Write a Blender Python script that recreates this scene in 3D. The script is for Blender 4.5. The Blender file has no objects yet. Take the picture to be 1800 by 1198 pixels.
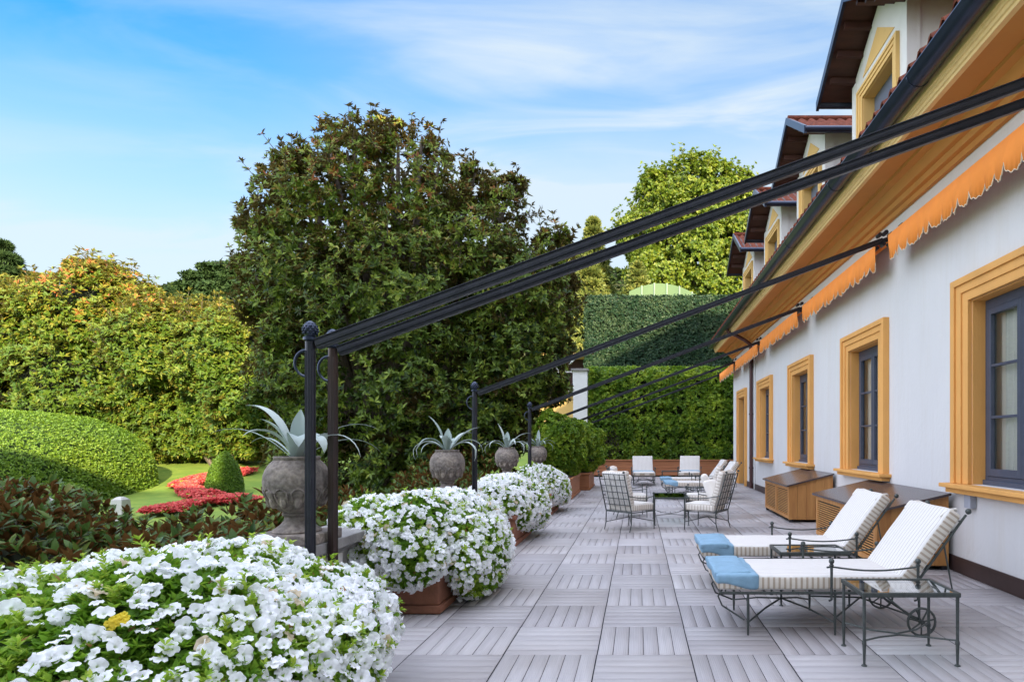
import bpy, bmesh, math, random
import numpy as np
from mathutils import Vector, Matrix

# ------------------------------------------------------------------ camera, world, sun
scene = bpy.context.scene
col = scene.collection
EYE = 1.4; FOC = 1097.0; CX = 1121.0; CY = 776.0
cam_d = bpy.data.cameras.new("camera"); cam = bpy.data.objects.new("camera", cam_d); col.objects.link(cam)
cam.location = (0, 0, EYE); cam.rotation_euler = (math.radians(90), 0, 0)
cam_d.sensor_width = 36; cam_d.lens = 36 * FOC / 1800
cam_d.shift_x = (900 - CX) / 1800; cam_d.shift_y = (CY - 599) / 1800
cam_d.clip_start = 0.05; cam_d.clip_end = 3000
scene.camera = cam

SUN_EL = math.radians(21); SUN_AZ = math.radians(158)     # azimuth clockwise from +Y (behind the camera, to the right)
world = bpy.data.worlds.new("World"); scene.world = world; world.use_nodes = True
nt = world.node_tree; nt.nodes.clear()
def WN(t, **kw):
    n = nt.nodes.new(t)
    for k, v in kw.items(): setattr(n, k, v)
    return n
wo = WN('ShaderNodeOutputWorld'); bg = WN('ShaderNodeBackground'); bg.inputs[1].default_value = 0.15
sky = WN('ShaderNodeTexSky', sky_type='NISHITA', sun_disc=False, sun_elevation=SUN_EL, sun_rotation=SUN_AZ)
sky.air_density = 1.0; sky.dust_density = 0.6; sky.ozone_density = 3.0
tc = WN('ShaderNodeTexCoord'); sep = WN('ShaderNodeSeparateXYZ'); nt.links.new(tc.outputs['Generated'], sep.inputs[0])
def wmath(op, a, b=None, c=None):
    n = WN('ShaderNodeMath', operation=op)
    for i, v in enumerate((a, b, c)):
        if v is None: continue
        if isinstance(v, (int, float)): n.inputs[i].default_value = v
        else: nt.links.new(v, n.inputs[i])
    return n.outputs[0]
zc = wmath('MAXIMUM', sep.outputs[2], 0.03)
zc2 = wmath('ADD', zc, 0.12)
cu = wmath('DIVIDE', sep.outputs[0], zc2); cv = wmath('DIVIDE', sep.outputs[1], zc2)
comb = WN('ShaderNodeCombineXYZ'); nt.links.new(cu, comb.inputs[0]); nt.links.new(cv, comb.inputs[1])
mp = WN('ShaderNodeMapping'); mp.inputs['Rotation'].default_value = (0, 0, math.radians(-38)); mp.inputs['Scale'].default_value = (0.30, 1.0, 1)
mp.inputs['Location'].default_value = (0.4, 1.3, 0)
nt.links.new(comb.outputs[0], mp.inputs[0])
n1 = WN('ShaderNodeTexNoise'); n1.inputs['Scale'].default_value = 0.85; n1.inputs['Detail'].default_value = 7; n1.inputs['Roughness'].default_value = 0.55; n1.inputs['Distortion'].default_value = 0.5
nt.links.new(mp.outputs[0], n1.inputs['Vector'])
cr = WN('ShaderNodeValToRGB'); cr.color_ramp.elements[0].position = 0.42; cr.color_ramp.elements[0].color = (0, 0, 0, 1)
cr.color_ramp.elements[1].position = 0.68; cr.color_ramp.elements[1].color = (0.42, 0.42, 0.42, 1)
nt.links.new(n1.outputs[0], cr.inputs[0])
# thicker veil of cirrus towards the horizon
hz = WN('ShaderNodeMapRange'); hz.inputs['From Min'].default_value = 0.02; hz.inputs['From Max'].default_value = 0.46
hz.inputs['To Min'].default_value = 1.5; hz.inputs['To Max'].default_value = 0.0
nt.links.new(sep.outputs[2], hz.inputs[0])
mp2 = WN('ShaderNodeMapping'); mp2.inputs['Rotation'].default_value = (0, 0, math.radians(25)); mp2.inputs['Scale'].default_value = (0.9, 2.6, 1); mp2.inputs['Location'].default_value = (3.1, 0.7, 0)
nt.links.new(comb.outputs[0], mp2.inputs[0])
n2 = WN('ShaderNodeTexNoise'); n2.inputs['Scale'].default_value = 1.3; n2.inputs['Detail'].default_value = 7; n2.inputs['Roughness'].default_value = 0.52; n2.inputs['Distortion'].default_value = 0.8
nt.links.new(mp2.outputs[0], n2.inputs['Vector'])
cr2 = WN('ShaderNodeMapRange', interpolation_type='SMOOTHSTEP'); cr2.inputs['From Min'].default_value = 0.38; cr2.inputs['From Max'].default_value = 0.72; cr2.inputs['To Max'].default_value = 0.62
nt.links.new(n2.outputs[0], cr2.inputs[0])
side = WN('ShaderNodeMapRange', interpolation_type='SMOOTHSTEP'); side.inputs['From Min'].default_value = -0.70; side.inputs['From Max'].default_value = -0.05; side.inputs['To Min'].default_value = 0.22; side.inputs['To Max'].default_value = 1.0
nt.links.new(sep.outputs[0], side.inputs[0])
wisps = wmath('MULTIPLY', wmath('ADD', cr2.outputs[0], cr.outputs[0]), side.outputs[0])
veil = wmath('MULTIPLY', side.outputs[0], 0.26)
cf = wmath('ADD', wmath('ADD', wisps, hz.outputs[0]), veil); cf = wmath('MINIMUM', cf, 0.90)
hsv = WN('ShaderNodeHueSaturation'); hsv.inputs['Hue'].default_value = 0.498; hsv.inputs['Saturation'].default_value = 1.45; hsv.inputs['Value'].default_value = 0.82
nt.links.new(sky.outputs[0], hsv.inputs['Color'])
mixc = WN('ShaderNodeMix', data_type='RGBA'); nt.links.new(cf, mixc.inputs[0]); nt.links.new(hsv.outputs[0], mixc.inputs[6])
mixc.inputs[7].default_value = (2.05, 2.3, 2.45, 1)
# brighter sky overhead, added out of view to light the shaded terrace
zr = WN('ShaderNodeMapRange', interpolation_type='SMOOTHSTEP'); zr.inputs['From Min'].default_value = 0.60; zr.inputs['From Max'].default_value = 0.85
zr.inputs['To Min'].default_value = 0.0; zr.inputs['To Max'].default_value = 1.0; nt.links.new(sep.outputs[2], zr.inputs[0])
# the same added brightness lower down, to the left of and behind the viewer
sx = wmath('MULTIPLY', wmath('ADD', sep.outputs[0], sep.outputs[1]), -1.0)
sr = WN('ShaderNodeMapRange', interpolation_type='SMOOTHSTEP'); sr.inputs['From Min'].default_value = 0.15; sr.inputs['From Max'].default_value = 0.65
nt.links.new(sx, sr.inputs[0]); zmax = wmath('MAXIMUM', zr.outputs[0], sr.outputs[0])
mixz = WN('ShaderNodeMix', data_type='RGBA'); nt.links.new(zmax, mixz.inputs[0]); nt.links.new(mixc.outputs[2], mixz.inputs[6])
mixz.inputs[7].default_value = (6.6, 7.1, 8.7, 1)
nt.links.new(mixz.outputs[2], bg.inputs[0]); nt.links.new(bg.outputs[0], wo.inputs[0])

sun_d = bpy.data.lights.new("sun", 'SUN'); sun = bpy.data.objects.new("sun", sun_d); col.objects.link(sun)
sun_d.energy = 4.6; sun_d.angle = math.radians(0.5); sun_d.color = (1.0, 0.85, 0.58)
sdir = Vector((math.sin(SUN_AZ) * math.cos(SUN_EL), math.cos(SUN_AZ) * math.cos(SUN_EL), math.sin(SUN_EL)))
sun.rotation_euler = sdir.to_track_quat('Z', 'Y').to_euler(); sun.location = (20, -30, 30)
scene.view_settings.view_transform = 'Standard'; scene.view_settings.look = 'None'
scene.view_settings.gamma = 1.0; scene.view_settings.exposure = 1.4
try: scene.view_settings.use_curve_mapping = False
except Exception: pass

# ------------------------------------------------------------------ helpers
def at(px, py, Y):   # photograph pixel at depth Y -> world point (used to take measurements)
    return Vector(((px - CX) / FOC * Y, Y, EYE - (py - CY) / FOC * Y))
def tag(o, label=None, cat=None, group=None, kind=None):
    if label: o['label'] = label
    if cat: o['category'] = cat
    if group: o['group'] = group
    if kind: o['kind'] = kind
    return o
def empty(name, loc=(0, 0, 0), rz=0, label=None, cat=None, group=None, kind=None):
    o = bpy.data.objects.new(name, None); col.objects.link(o)
    o.empty_display_size = 0.2
    o.location = loc; o.rotation_euler = (0, 0, rz)
    return tag(o, label, cat, group, kind)
def wloc(o):
    v = Vector((0, 0, 0))
    while o is not None: v += o.location; o = o.parent
    return v
def link(name, me, parent=None):
    o = bpy.data.objects.new(name, me); col.objects.link(o)
    if parent is not None:
        o.location = -wloc(parent); o.parent = parent
    return o
def children(o): return [c for c in list(col.objects) if c.parent == o]
def copy_tree(o, parent=None):
    kids = list(o.children)
    c = o.copy(); col.objects.link(c)
    if parent is not None: c.parent = parent
    for k in kids: copy_tree(k, c)
    return c

class MB:
    def __init__(s): s.v = []; s.f = []; s.m = []; s.c = []
    def add(s, vs, fs, mi=0):
        b = len(s.v); s.v += [tuple(v) for v in vs]
        for f in fs: s.f.append(tuple(i + b for i in f)); s.m.append(mi)
        return s
    def box(s, x0, x1, y0, y1, z0, z1, mi=0, M=None):
        vs = [Vector(p) for p in ((x0,y0,z0),(x1,y0,z0),(x1,y1,z0),(x0,y1,z0),(x0,y0,z1),(x1,y0,z1),(x1,y1,z1),(x0,y1,z1))]
        if M is not None: vs = [M @ v for v in vs]
        return s.add(vs, [(0,3,2,1),(4,5,6,7),(0,1,5,4),(1,2,6,5),(2,3,7,6),(3,0,4,7)], mi)
    def tube(s, pts, r, n=8, mi=0, cap=True):
        pts = [Vector(p) for p in pts]
        if not isinstance(r, (list, tuple)): r = [r] * len(pts)
        t0 = (pts[1] - pts[0]).normalized()
        a = Vector((0, 0, 1)) if abs(t0.z) < 0.9 else Vector((1, 0, 0))
        u = t0.cross(a).normalized(); vs = []
        for i, p in enumerate(pts):
            t = (pts[min(i + 1, len(pts) - 1)] - pts[max(i - 1, 0)]).normalized()
            u = (u - t * u.dot(t)).normalized(); w = t.cross(u)
            for k in range(n):
                an = 2 * math.pi * k / n
                vs.append(p + (u * math.cos(an) + w * math.sin(an)) * r[i])
        fs = []
        for i in range(len(pts) - 1):
            for k in range(n):
                k2 = (k + 1) % n; fs.append((i*n+k, i*n+k2, (i+1)*n+k2, (i+1)*n+k))
        if cap: fs.append(tuple(reversed(range(n)))); fs.append(tuple((len(pts)-1)*n + k for k in range(n)))
        return s.add(vs, fs, mi)
    def lathe(s, prof, c=(0, 0, 0), n=24, mi=0):
        vs = []
        for r, z in prof:
            for k in range(n):
                an = 2 * math.pi * k / n
                rr = r(an) if callable(r) else r
                vs.append((c[0] + rr * math.cos(an), c[1] + rr * math.sin(an), c[2] + z))
        fs = []
        for i in range(len(prof) - 1):
            for k in range(n):
                k2 = (k + 1) % n; fs.append((i*n+k, i*n+k2, (i+1)*n+k2, (i+1)*n+k))
        fs.append(tuple(reversed(range(n)))); fs.append(tuple((len(prof)-1)*n + k for k in range(n)))
        return s.add(vs, fs, mi)
    def ball(s, c, r, n=10, mi=0, sz=1.0):
        prof = [(max(r * math.sin(math.pi * i / 6), r * 0.02), -r * sz * math.cos(math.pi * i / 6)) for i in range(7)]
        return s.lathe(prof, c, n, mi)
    def sweep_y(s, prof, y0, y1, mi=0):    # closed profile of (x,z) extruded along Y
        n = len(prof)
        vs = [(x, y0, z) for x, z in prof] + [(x, y1, z) for x, z in prof]
        fs = [(i, (i+1) % n, n + (i+1) % n, n + i) for i in range(n)] + [tuple(reversed(range(n))), tuple(range(n, 2*n))]
        return s.add(vs, fs, mi)
    def build(s, name, mats, parent=None, smooth=False, bevel=0.0):
        me = bpy.data.meshes.new(name); me.from_pydata(s.v, [], s.f); me.update()
        if not isinstance(mats, (list, tuple)): mats = [mats]
        for m in mats: me.materials.append(m)
        if any(s.m): me.polygons.foreach_set('material_index', s.m)
        bm = bmesh.new(); bm.from_mesh(me); bmesh.ops.recalc_face_normals(bm, faces=bm.faces)
        if bevel > 0:
            es = [e for e in bm.edges if len(e.link_faces) == 2 and e.calc_face_angle(0) > 0.5]
            bmesh.ops.bevel(bm, geom=es, offset=bevel, segments=2, profile=0.6, affect='EDGES', clamp_overlap=True)
        bm.to_mesh(me); bm.free()
        if smooth:
            me.polygons.foreach_set('use_smooth', [True] * len(me.polygons))
            try: me.set_sharp_from_angle(angle=math.radians(40))
            except Exception: pass
        me.update()
        return link(name, me, parent)

def np_mesh(name, V, F, mats, parent=None, rnd=None, mi=None, smooth=False):
    """V (n,3), F (m,k) constant k"""
    me = bpy.data.meshes.new(name)
    V = np.ascontiguousarray(V, dtype=np.float32); F = np.ascontiguousarray(F, dtype=np.int32)
    me.vertices.add(len(V)); me.vertices.foreach_set('co', V.ravel())
    me.loops.add(F.size); me.loops.foreach_set('vertex_index', F.ravel())
    me.polygons.add(len(F)); me.polygons.foreach_set('loop_start', np.arange(0, F.size, F.shape[1], dtype=np.int32))
    if not isinstance(mats, (list, tuple)): mats = [mats]
    for m in mats: me.materials.append(m)
    if mi is not None: me.polygons.foreach_set('material_index', np.ascontiguousarray(mi, dtype=np.int32))
    if rnd is not None:
        a = me.attributes.new('rnd', 'FLOAT', 'POINT'); a.data.foreach_set('value', np.ascontiguousarray(rnd, dtype=np.float32))
    if smooth: me.polygons.foreach_set('use_smooth', np.ones(len(F), dtype=bool))
    me.update(calc_edges=True)
    return link(name, me, parent)

# ------------------------------------------------------------------ materials
def newmat(name):
    m = bpy.data.materials.new(name); m.use_nodes = True
    t = m.node_tree; b = t.nodes['Principled BSDF']
    return m, t, b
def N(t, typ, **kw):
    n = t.nodes.new(typ)
    for k, v in kw.items(): setattr(n, k, v)
    return n
def ramp(t, fac, stops):
    r = N(t, 'ShaderNodeValToRGB'); e = r.color_ramp.elements
    while len(e) < len(stops): e.new(0.5)  # keep the stops in order
    for i, (p, c) in enumerate(stops): e[i].position = p; e[i].color = (*c, 1)
    t.links.new(fac, r.inputs[0]); return r.outputs[0]
def mat(name, c, rough=0.6, metal=0.0, var=0.12, scale=6.0, bump=0.0, bscale=60.0, c2=None, spec=0.5, stretch=(1, 1, 1), coat=0):
    m, t, b = newmat(name)
    tcn = N(t, 'ShaderNodeTexCoord'); mpn = N(t, 'ShaderNodeMapping'); mpn.inputs['Scale'].default_value = stretch
    t.links.new(tcn.outputs['Object'], mpn.inputs[0])
    no = N(t, 'ShaderNodeTexNoise'); no.inputs['Scale'].default_value = scale; no.inputs['Detail'].default_value = 6; no.inputs['Roughness'].default_value = 0.6
    t.links.new(mpn.outputs[0], no.inputs['Vector'])
    if c2 is None: lo = tuple(x * (1 - var) for x in c); hi = tuple(min(1, x * (1 + var)) for x in c)
    else: lo, hi = c, c2
    t.links.new(ramp(t, no.outputs[0], [(0.3, lo), (0.7, hi)]), b.inputs['Base Color'])
    b.inputs['Roughness'].default_value = rough; b.inputs['Metallic'].default_value = metal
    b.inputs['Specular IOR Level'].default_value = spec
    if coat: b.inputs['Coat Weight'].default_value = coat; b.inputs['Coat Roughness'].default_value = 0.08
    if bump:
        n2 = N(t, 'ShaderNodeTexNoise'); n2.inputs['Scale'].default_value = bscale; n2.inputs['Detail'].default_value = 5
        t.links.new(mpn.outputs[0], n2.inputs['Vector'])
        bu = N(t, 'ShaderNodeBump'); bu.inputs['Strength'].default_value = bump; bu.inputs['Distance'].default_value = 0.01
        t.links.new(n2.outputs[0], bu.inputs['Height']); t.links.new(bu.outputs[0], b.inputs['Normal'])
    return m
def leafmat(name, stops, back=None, transl=0.3, rough=0.42, tcol=None, spec=0.5):
    m, t, b = newmat(name)
    a = N(t, 'ShaderNodeAttribute', attribute_name='rnd')
    c = ramp(t, a.outputs['Fac'], stops)
    if back is not None:
        g = N(t, 'ShaderNodeNewGeometry'); mx = N(t, 'ShaderNodeMix', data_type='RGBA')
        t.links.new(g.outputs['Backfacing'], mx.inputs[0]); t.links.new(c, mx.inputs[6]); mx.inputs[7].default_value = (*back, 1)
        c2 = mx.outputs[2]
    else: c2 = c
    t.links.new(c2, b.inputs['Base Color']); b.inputs['Roughness'].default_value = rough
    b.inputs['Specular IOR Level'].default_value = spec
    tr = N(t, 'ShaderNodeBsdfTranslucent'); ms = N(t, 'ShaderNodeMixShader'); ms.inputs[0].default_value = transl
    hs = N(t, 'ShaderNodeHueSaturation'); hs.inputs['Value'].default_value = 1.5; hs.inputs['Hue'].default_value = 0.49
    t.links.new(c2, hs.inputs['Color']); t.links.new(hs.outputs[0], tr.inputs[0])
    out = t.nodes['Material Output']
    t.links.new(b.outputs[0], ms.inputs[1]); t.links.new(tr.outputs[0], ms.inputs[2]); t.links.new(ms.outputs[0], out.inputs[0])
    return m

M = {}
M['plaster'] = mat('plaster', (0.655, 0.645, 0.63), 0.85, var=0.045, scale=0.8, bump=0.5, bscale=28, stretch=(1, 1, 0.5))
def add_streaks(m, lo=0.97):
    t = m.node_tree; b = t.nodes['Principled BSDF']; src = b.inputs['Base Color'].links[0].from_socket
    tcn = N(t, 'ShaderNodeTexCoord'); mpn = N(t, 'ShaderNodeMapping'); mpn.inputs['Scale'].default_value = (1, 3.2, 0.22); t.links.new(tcn.outputs['Object'], mpn.inputs[0])
    no = N(t, 'ShaderNodeTexNoise'); no.inputs['Scale'].default_value = 1.6; no.inputs['Detail'].default_value = 7; no.inputs['Roughness'].default_value = 0.7
    t.links.new(mpn.outputs[0], no.inputs['Vector'])
    c = ramp(t, no.outputs[0], [(0.34, (lo, lo*0.985, lo*0.96)), (0.52, (1, 1, 1))])
    mx = N(t, 'ShaderNodeMix', data_type='RGBA', blend_type='MULTIPLY'); mx.inputs[0].default_value = 1
    t.links.new(src, mx.inputs[6]); t.links.new(c, mx.inputs[7]); t.links.new(mx.outputs[2], b.inputs['Base Color'])
add_streaks(M['plaster'])
M['white_plaster'] = mat('white_plaster', (0.72, 0.70, 0.66), 0.85, var=0.05, scale=2.5, bump=0.25, bscale=60)
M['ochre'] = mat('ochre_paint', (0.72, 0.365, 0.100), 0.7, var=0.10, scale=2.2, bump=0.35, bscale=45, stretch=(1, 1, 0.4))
M['pale_ochre'] = mat('pale_ochre_paint', (0.74, 0.47, 0.16), 0.75, var=0.05, scale=3, bump=0.1)
M['fascia'] = mat('cream_fascia', (0.80, 0.56, 0.24), 0.6, var=0.05)
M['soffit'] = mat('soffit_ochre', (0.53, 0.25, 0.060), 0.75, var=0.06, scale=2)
M['dark_metal'] = mat('dark_metal', (0.030, 0.031, 0.040), 0.38, metal=0.5, var=0.2, scale=12, bump=0.15, bscale=120)
M['gutter'] = mat('gutter_metal', (0.035, 0.045, 0.075), 0.30, metal=0.6, var=0.15, scale=5)
M['rust_metal'] = mat('rust_metal', (0.030, 0.026, 0.028), 0.45, metal=0.4, c2=(0.065, 0.035, 0.025), scale=5, stretch=(1, 1, 0.25), bump=0.2)
M['wrought'] = mat('wrought_iron', (0.075, 0.085, 0.08), 0.42, metal=0.55, var=0.25, scale=30, bump=0.3, bscale=200)
M['wood_under'] = mat('brown_wood', (0.055, 0.017, 0.010), 0.6, var=0.3, scale=8, stretch=(0.3, 1, 1))
M['pipe_brown'] = mat('brown_pipe', (0.075, 0.030, 0.028), 0.4, var=0.15, scale=8)
M['tile'] = mat('roof_tile', (0.22, 0.062, 0.032), 0.9, c2=(0.08, 0.024, 0.016), scale=9, bump=0.5, bscale=40, spec=0.12)
M['window_frame'] = mat('blue_grey_frame', (0.060, 0.072, 0.105), 0.4, var=0.1, scale=10)
M['screen'] = mat('roller_screen', (0.13, 0.15, 0.20), 0.6, var=0.08, scale=4)
M['room'] = mat('dark_room', (0.03, 0.03, 0.035), 0.9)
M['skirting'] = mat('skirting_brown', (0.045, 0.025, 0.022), 0.5, var=0.2, scale=6)
M['stone_coping'] = mat('coping_stone', (0.17, 0.16, 0.155), 0.7, c2=(0.30, 0.285, 0.27), scale=4, bump=0.5, bscale=60)
M['stone'] = mat('parapet_stone', (0.42, 0.40, 0.37), 0.85, c2=(0.55, 0.53, 0.49), scale=3, bump=0.4, bscale=50)
M['terracotta'] = mat('terracotta', (0.33, 0.13, 0.072), 0.85, c2=(0.15, 0.062, 0.038), scale=3.5, bump=0.5, bscale=60)
M['terracotta_wood'] = mat('red_cedar', (0.42, 0.17, 0.07), 0.6, c2=(0.28, 0.10, 0.04), scale=4, stretch=(0.25, 2, 6), bump=0.3, bscale=30)
M['teak'] = mat('teak', (0.54, 0.27, 0.080), 0.5, c2=(0.38, 0.16, 0.045), scale=4, stretch=(3, 3, 0.35), bump=0.2, bscale=40)
M['teak_slat'] = mat('teak_slat', (0.58, 0.31, 0.10), 0.5, c2=(0.44, 0.20, 0.06), scale=5, stretch=(2, 0.4, 3), bump=0.15)
M['lid'] = mat('chest_lid', (0.055, 0.040, 0.042), 0.24, c2=(0.085, 0.065, 0.065), scale=3, bump=0.06, bscale=20)
M['pillow'] = mat('cream_fabric', (0.78, 0.74, 0.68), 0.9, var=0.04, scale=8, bump=0.3, bscale=200)
M['towel'] = mat('blue_towel', (0.24, 0.40, 0.53), 0.95, var=0.12, scale=14, bump=0.8, bscale=220)
M['valance'] = mat('orange_canvas', (0.92, 0.29, 0.045), 0.85, var=0.05, scale=5, bump=0.35, bscale=9)
M['trim'] = mat('cream_trim', (0.75, 0.62, 0.45), 0.85, var=0.05)
M['soil'] = mat('soil', (0.05, 0.035, 0.022), 0.95, var=0.4, scale=30, bump=0.8)
M['bark'] = mat('bark', (0.10, 0.075, 0.055), 0.9, c2=(0.19, 0.15, 0.12), scale=6, stretch=(3, 3, 0.6), bump=0.8, bscale=25)
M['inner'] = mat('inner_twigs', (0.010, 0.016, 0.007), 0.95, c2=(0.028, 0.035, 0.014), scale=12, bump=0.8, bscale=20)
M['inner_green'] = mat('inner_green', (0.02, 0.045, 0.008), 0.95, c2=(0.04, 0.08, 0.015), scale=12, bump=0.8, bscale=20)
M['grass'] = mat('lawn', (0.10, 0.19, 0.015), 0.9, c2=(0.22, 0.29, 0.03), scale=1.4, bump=0.8, bscale=30)
M['white_paint'] = mat('white_paint', (0.75, 0.75, 0.73), 0.5, var=0.04)
M['green_sheet'] = mat('green_sheet', (0.085, 0.15, 0.060), 0.7, c2=(0.12, 0.19, 0.08), scale=0.5)
M['chimney_white'] = M['white_paint']

def urn_mat():
    m, t, b = newmat('weathered_urn')
    tcn = N(t, 'ShaderNodeTexCoord')
    a = N(t, 'ShaderNodeTexNoise'); a.inputs['Scale'].default_value = 7; a.inputs['Detail'].default_value = 8; a.inputs['Roughness'].default_value = 0.7
    c = N(t, 'ShaderNodeTexNoise'); c.inputs['Scale'].default_value = 38; c.inputs['Detail'].default_value = 4
    t.links.new(tcn.outputs['Object'], a.inputs['Vector']); t.links.new(tcn.outputs['Object'], c.inputs['Vector'])
    c1 = ramp(t, a.outputs[0], [(0.32, (0.12, 0.105, 0.095)), (0.5, (0.24, 0.205, 0.18)), (0.68, (0.38, 0.32, 0.26))])
    c2 = ramp(t, c.outputs[0], [(0.35, (0.55, 0.52, 0.5)), (0.6, (1, 1, 1))])
    mx = N(t, 'ShaderNodeMix', data_type='RGBA', blend_type='MULTIPLY'); mx.inputs[0].default_value = 0.8
    t.links.new(c1, mx.inputs[6]); t.links.new(c2, mx.inputs[7]); t.links.new(mx.outputs[2], b.inputs['Base Color'])
    b.inputs['Roughness'].default_value = 0.9
    bu = N(t, 'ShaderNodeBump'); bu.inputs['Strength'].default_value = 0.6; bu.inputs['Distance'].default_value = 0.01
    t.links.new(c.outputs[0], bu.inputs['Height']); t.links.new(bu.outputs[0], b.inputs['Normal'])
    return m
M['urn'] = urn_mat()

def deck_mat():
    m, t, b = newmat('composite_decking')
    uv = N(t, 'ShaderNodeUVMap', uv_map='UVMap'); sp = N(t, 'ShaderNodeSeparateXYZ'); t.links.new(uv.outputs[0], sp.inputs[0])
    # grooves across the board
    mu = N(t, 'ShaderNodeMath', operation='MULTIPLY'); mu.inputs[1].default_value = 2 * math.pi / 0.0125; t.links.new(sp.outputs[0], mu.inputs[0])
    si = N(t, 'ShaderNodeMath', operation='SINE'); t.links.new(mu.outputs[0], si.inputs[0])
    mp_ = N(t, 'ShaderNodeMapping'); mp_.inputs['Scale'].default_value = (60, 2.5, 1); t.links.new(uv.outputs[0], mp_.inputs[0])
    no = N(t, 'ShaderNodeTexNoise'); no.inputs['Scale'].default_value = 1.0; no.inputs['Detail'].default_value = 4; t.links.new(mp_.outputs[0], no.inputs['Vector'])
    tco = N(t, 'ShaderNodeTexCoord'); bigm = N(t, 'ShaderNodeTexNoise'); bigm.inputs['Scale'].default_value = 0.55; bigm.inputs['Detail'].default_value = 5
    t.links.new(tco.outputs['Object'], bigm.inputs['Vector'])
    a = N(t, 'ShaderNodeAttribute', attribute_name='rnd')
    c0 = ramp(t, a.outputs['Fac'], [(0.0, (0.355, 0.335, 0.345)), (0.5, (0.43, 0.41, 0.42)), (1.0, (0.50, 0.48, 0.485))])
    c1 = ramp(t, no.outputs[0], [(0.25, (0.84, 0.84, 0.84)), (0.75, (1.0, 1.0, 1.0))])
    c2 = ramp(t, bigm.outputs[0], [(0.28, (0.80, 0.75, 0.70)), (0.45, (0.94, 0.92, 0.90)), (0.65, (1, 1, 1))])
    m1 = N(t, 'ShaderNodeMix', data_type='RGBA', blend_type='MULTIPLY'); m1.inputs[0].default_value = 1; t.links.new(c0, m1.inputs[6]); t.links.new(c1, m1.inputs[7])
    m2 = N(t, 'ShaderNodeMix', data_type='RGBA', blend_type='MULTIPLY'); m2.inputs[0].default_value = 1; t.links.new(m1.outputs[2], m2.inputs[6]); t.links.new(c2, m2.inputs[7])
    t.links.new(m2.outputs[2], b.inputs['Base Color'])
    rr = N(t, 'ShaderNodeMapRange'); rr.inputs['To Min'].default_value = 0.42; rr.inputs['To Max'].default_value = 0.6; t.links.new(bigm.outputs[0], rr.inputs[0]); t.links.new(rr.outputs[0], b.inputs['Roughness'])
    bu = N(t, 'ShaderNodeBump'); bu.inputs['Strength'].default_value = 0.25; bu.inputs['Distance'].default_value = 0.002
    t.links.new(si.outputs[0], bu.inputs['Height']); t.links.new(bu.outputs[0], b.inputs['Normal'])
    return m
M['deck'] = deck_mat()

def glass_mat(name, tint=(0.9, 0.95, 0.95), refl=1.0, rough=0.02):
    m, t, b = newmat(name)
    t.nodes.remove(b); out = t.nodes['Material Output']
    tr = N(t, 'ShaderNodeBsdfTransparent'); tr.inputs[0].default_value = (*tint, 1)
    gl = N(t, 'ShaderNodeBsdfGlossy'); gl.inputs['Roughness'].default_value = rough
    fr = N(t, 'ShaderNodeFresnel'); fr.inputs['IOR'].default_value = 1.52
    mu = N(t, 'ShaderNodeMath', operation='MULTIPLY'); mu.inputs[1].default_value = refl; mu.use_clamp = True
    t.links.new(fr.outputs[0], mu.inputs[0])
    ms = N(t, 'ShaderNodeMixShader'); t.links.new(mu.outputs[0], ms.inputs[0]); t.links.new(tr.outputs[0], ms.inputs[1]); t.links.new(gl.outputs[0], ms.inputs[2])
    t.links.new(ms.outputs[0], out.inputs[0])
    return m
M['glass'] = glass_mat('window_glass', (0.92, 0.95, 0.95), 1.6)
M['table_glass'] = glass_mat('table_glass', (0.70, 0.82, 0.79), 2.2)

def stripe_mat(name, base, line, axis, period, width, bump=0.3):
    m, t, b = newmat(name)
    tcn = N(t, 'ShaderNodeTexCoord'); sp = N(t, 'ShaderNodeSeparateXYZ'); t.links.new(tcn.outputs['Object'], sp.inputs[0])
    mu = N(t, 'ShaderNodeMath', operation='MULTIPLY'); mu.inputs[1].default_value = 1 / period; t.links.new(sp.outputs[axis], mu.inputs[0])
    fr = N(t, 'ShaderNodeMath', operation='FRACT'); t.links.new(mu.outputs[0], fr.inputs[0])
    c = ramp(t, fr.outputs[0], [(0.0, line), (width * 0.8, line), (width, base), (0.97, base)])
    t.links.new(c, b.inputs['Base Color']); b.inputs['Roughness'].default_value = 0.9
    n2 = N(t, 'ShaderNodeTexNoise'); n2.inputs['Scale'].default_value = 14; n2.inputs['Detail'].default_value = 4
    t.links.new(tcn.outputs['Object'], n2.inputs['Vector'])
    bu = N(t, 'ShaderNodeBump'); bu.inputs['Strength'].default_value = bump; bu.inputs['Distance'].default_value = 0.02
    t.links.new(n2.outputs[0], bu.inputs['Height']); t.links.new(bu.outputs[0], b.inputs['Normal'])
    return m
CREAM = (0.68, 0.655, 0.62)
M['stripe_long'] = stripe_mat('mattress_fabric', CREAM, (0.42, 0.37, 0.30), 1, 0.045, 0.16, bump=0.5)
M['stripe_side'] = stripe_mat('mattress_side', (0.66, 0.60, 0.52), (0.42, 0.34, 0.26), 0, 0.040, 0.45)
M['stripe_chair'] = stripe_mat('chair_fabric', CREAM, (0.40, 0.35, 0.28), 1, 0.05, 0.16, bump=0.5)
M['stripe_chair_side'] = stripe_mat('chair_side', (0.72, 0.67, 0.60), (0.44, 0.37, 0.30), 0, 0.05, 0.25)
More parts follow.
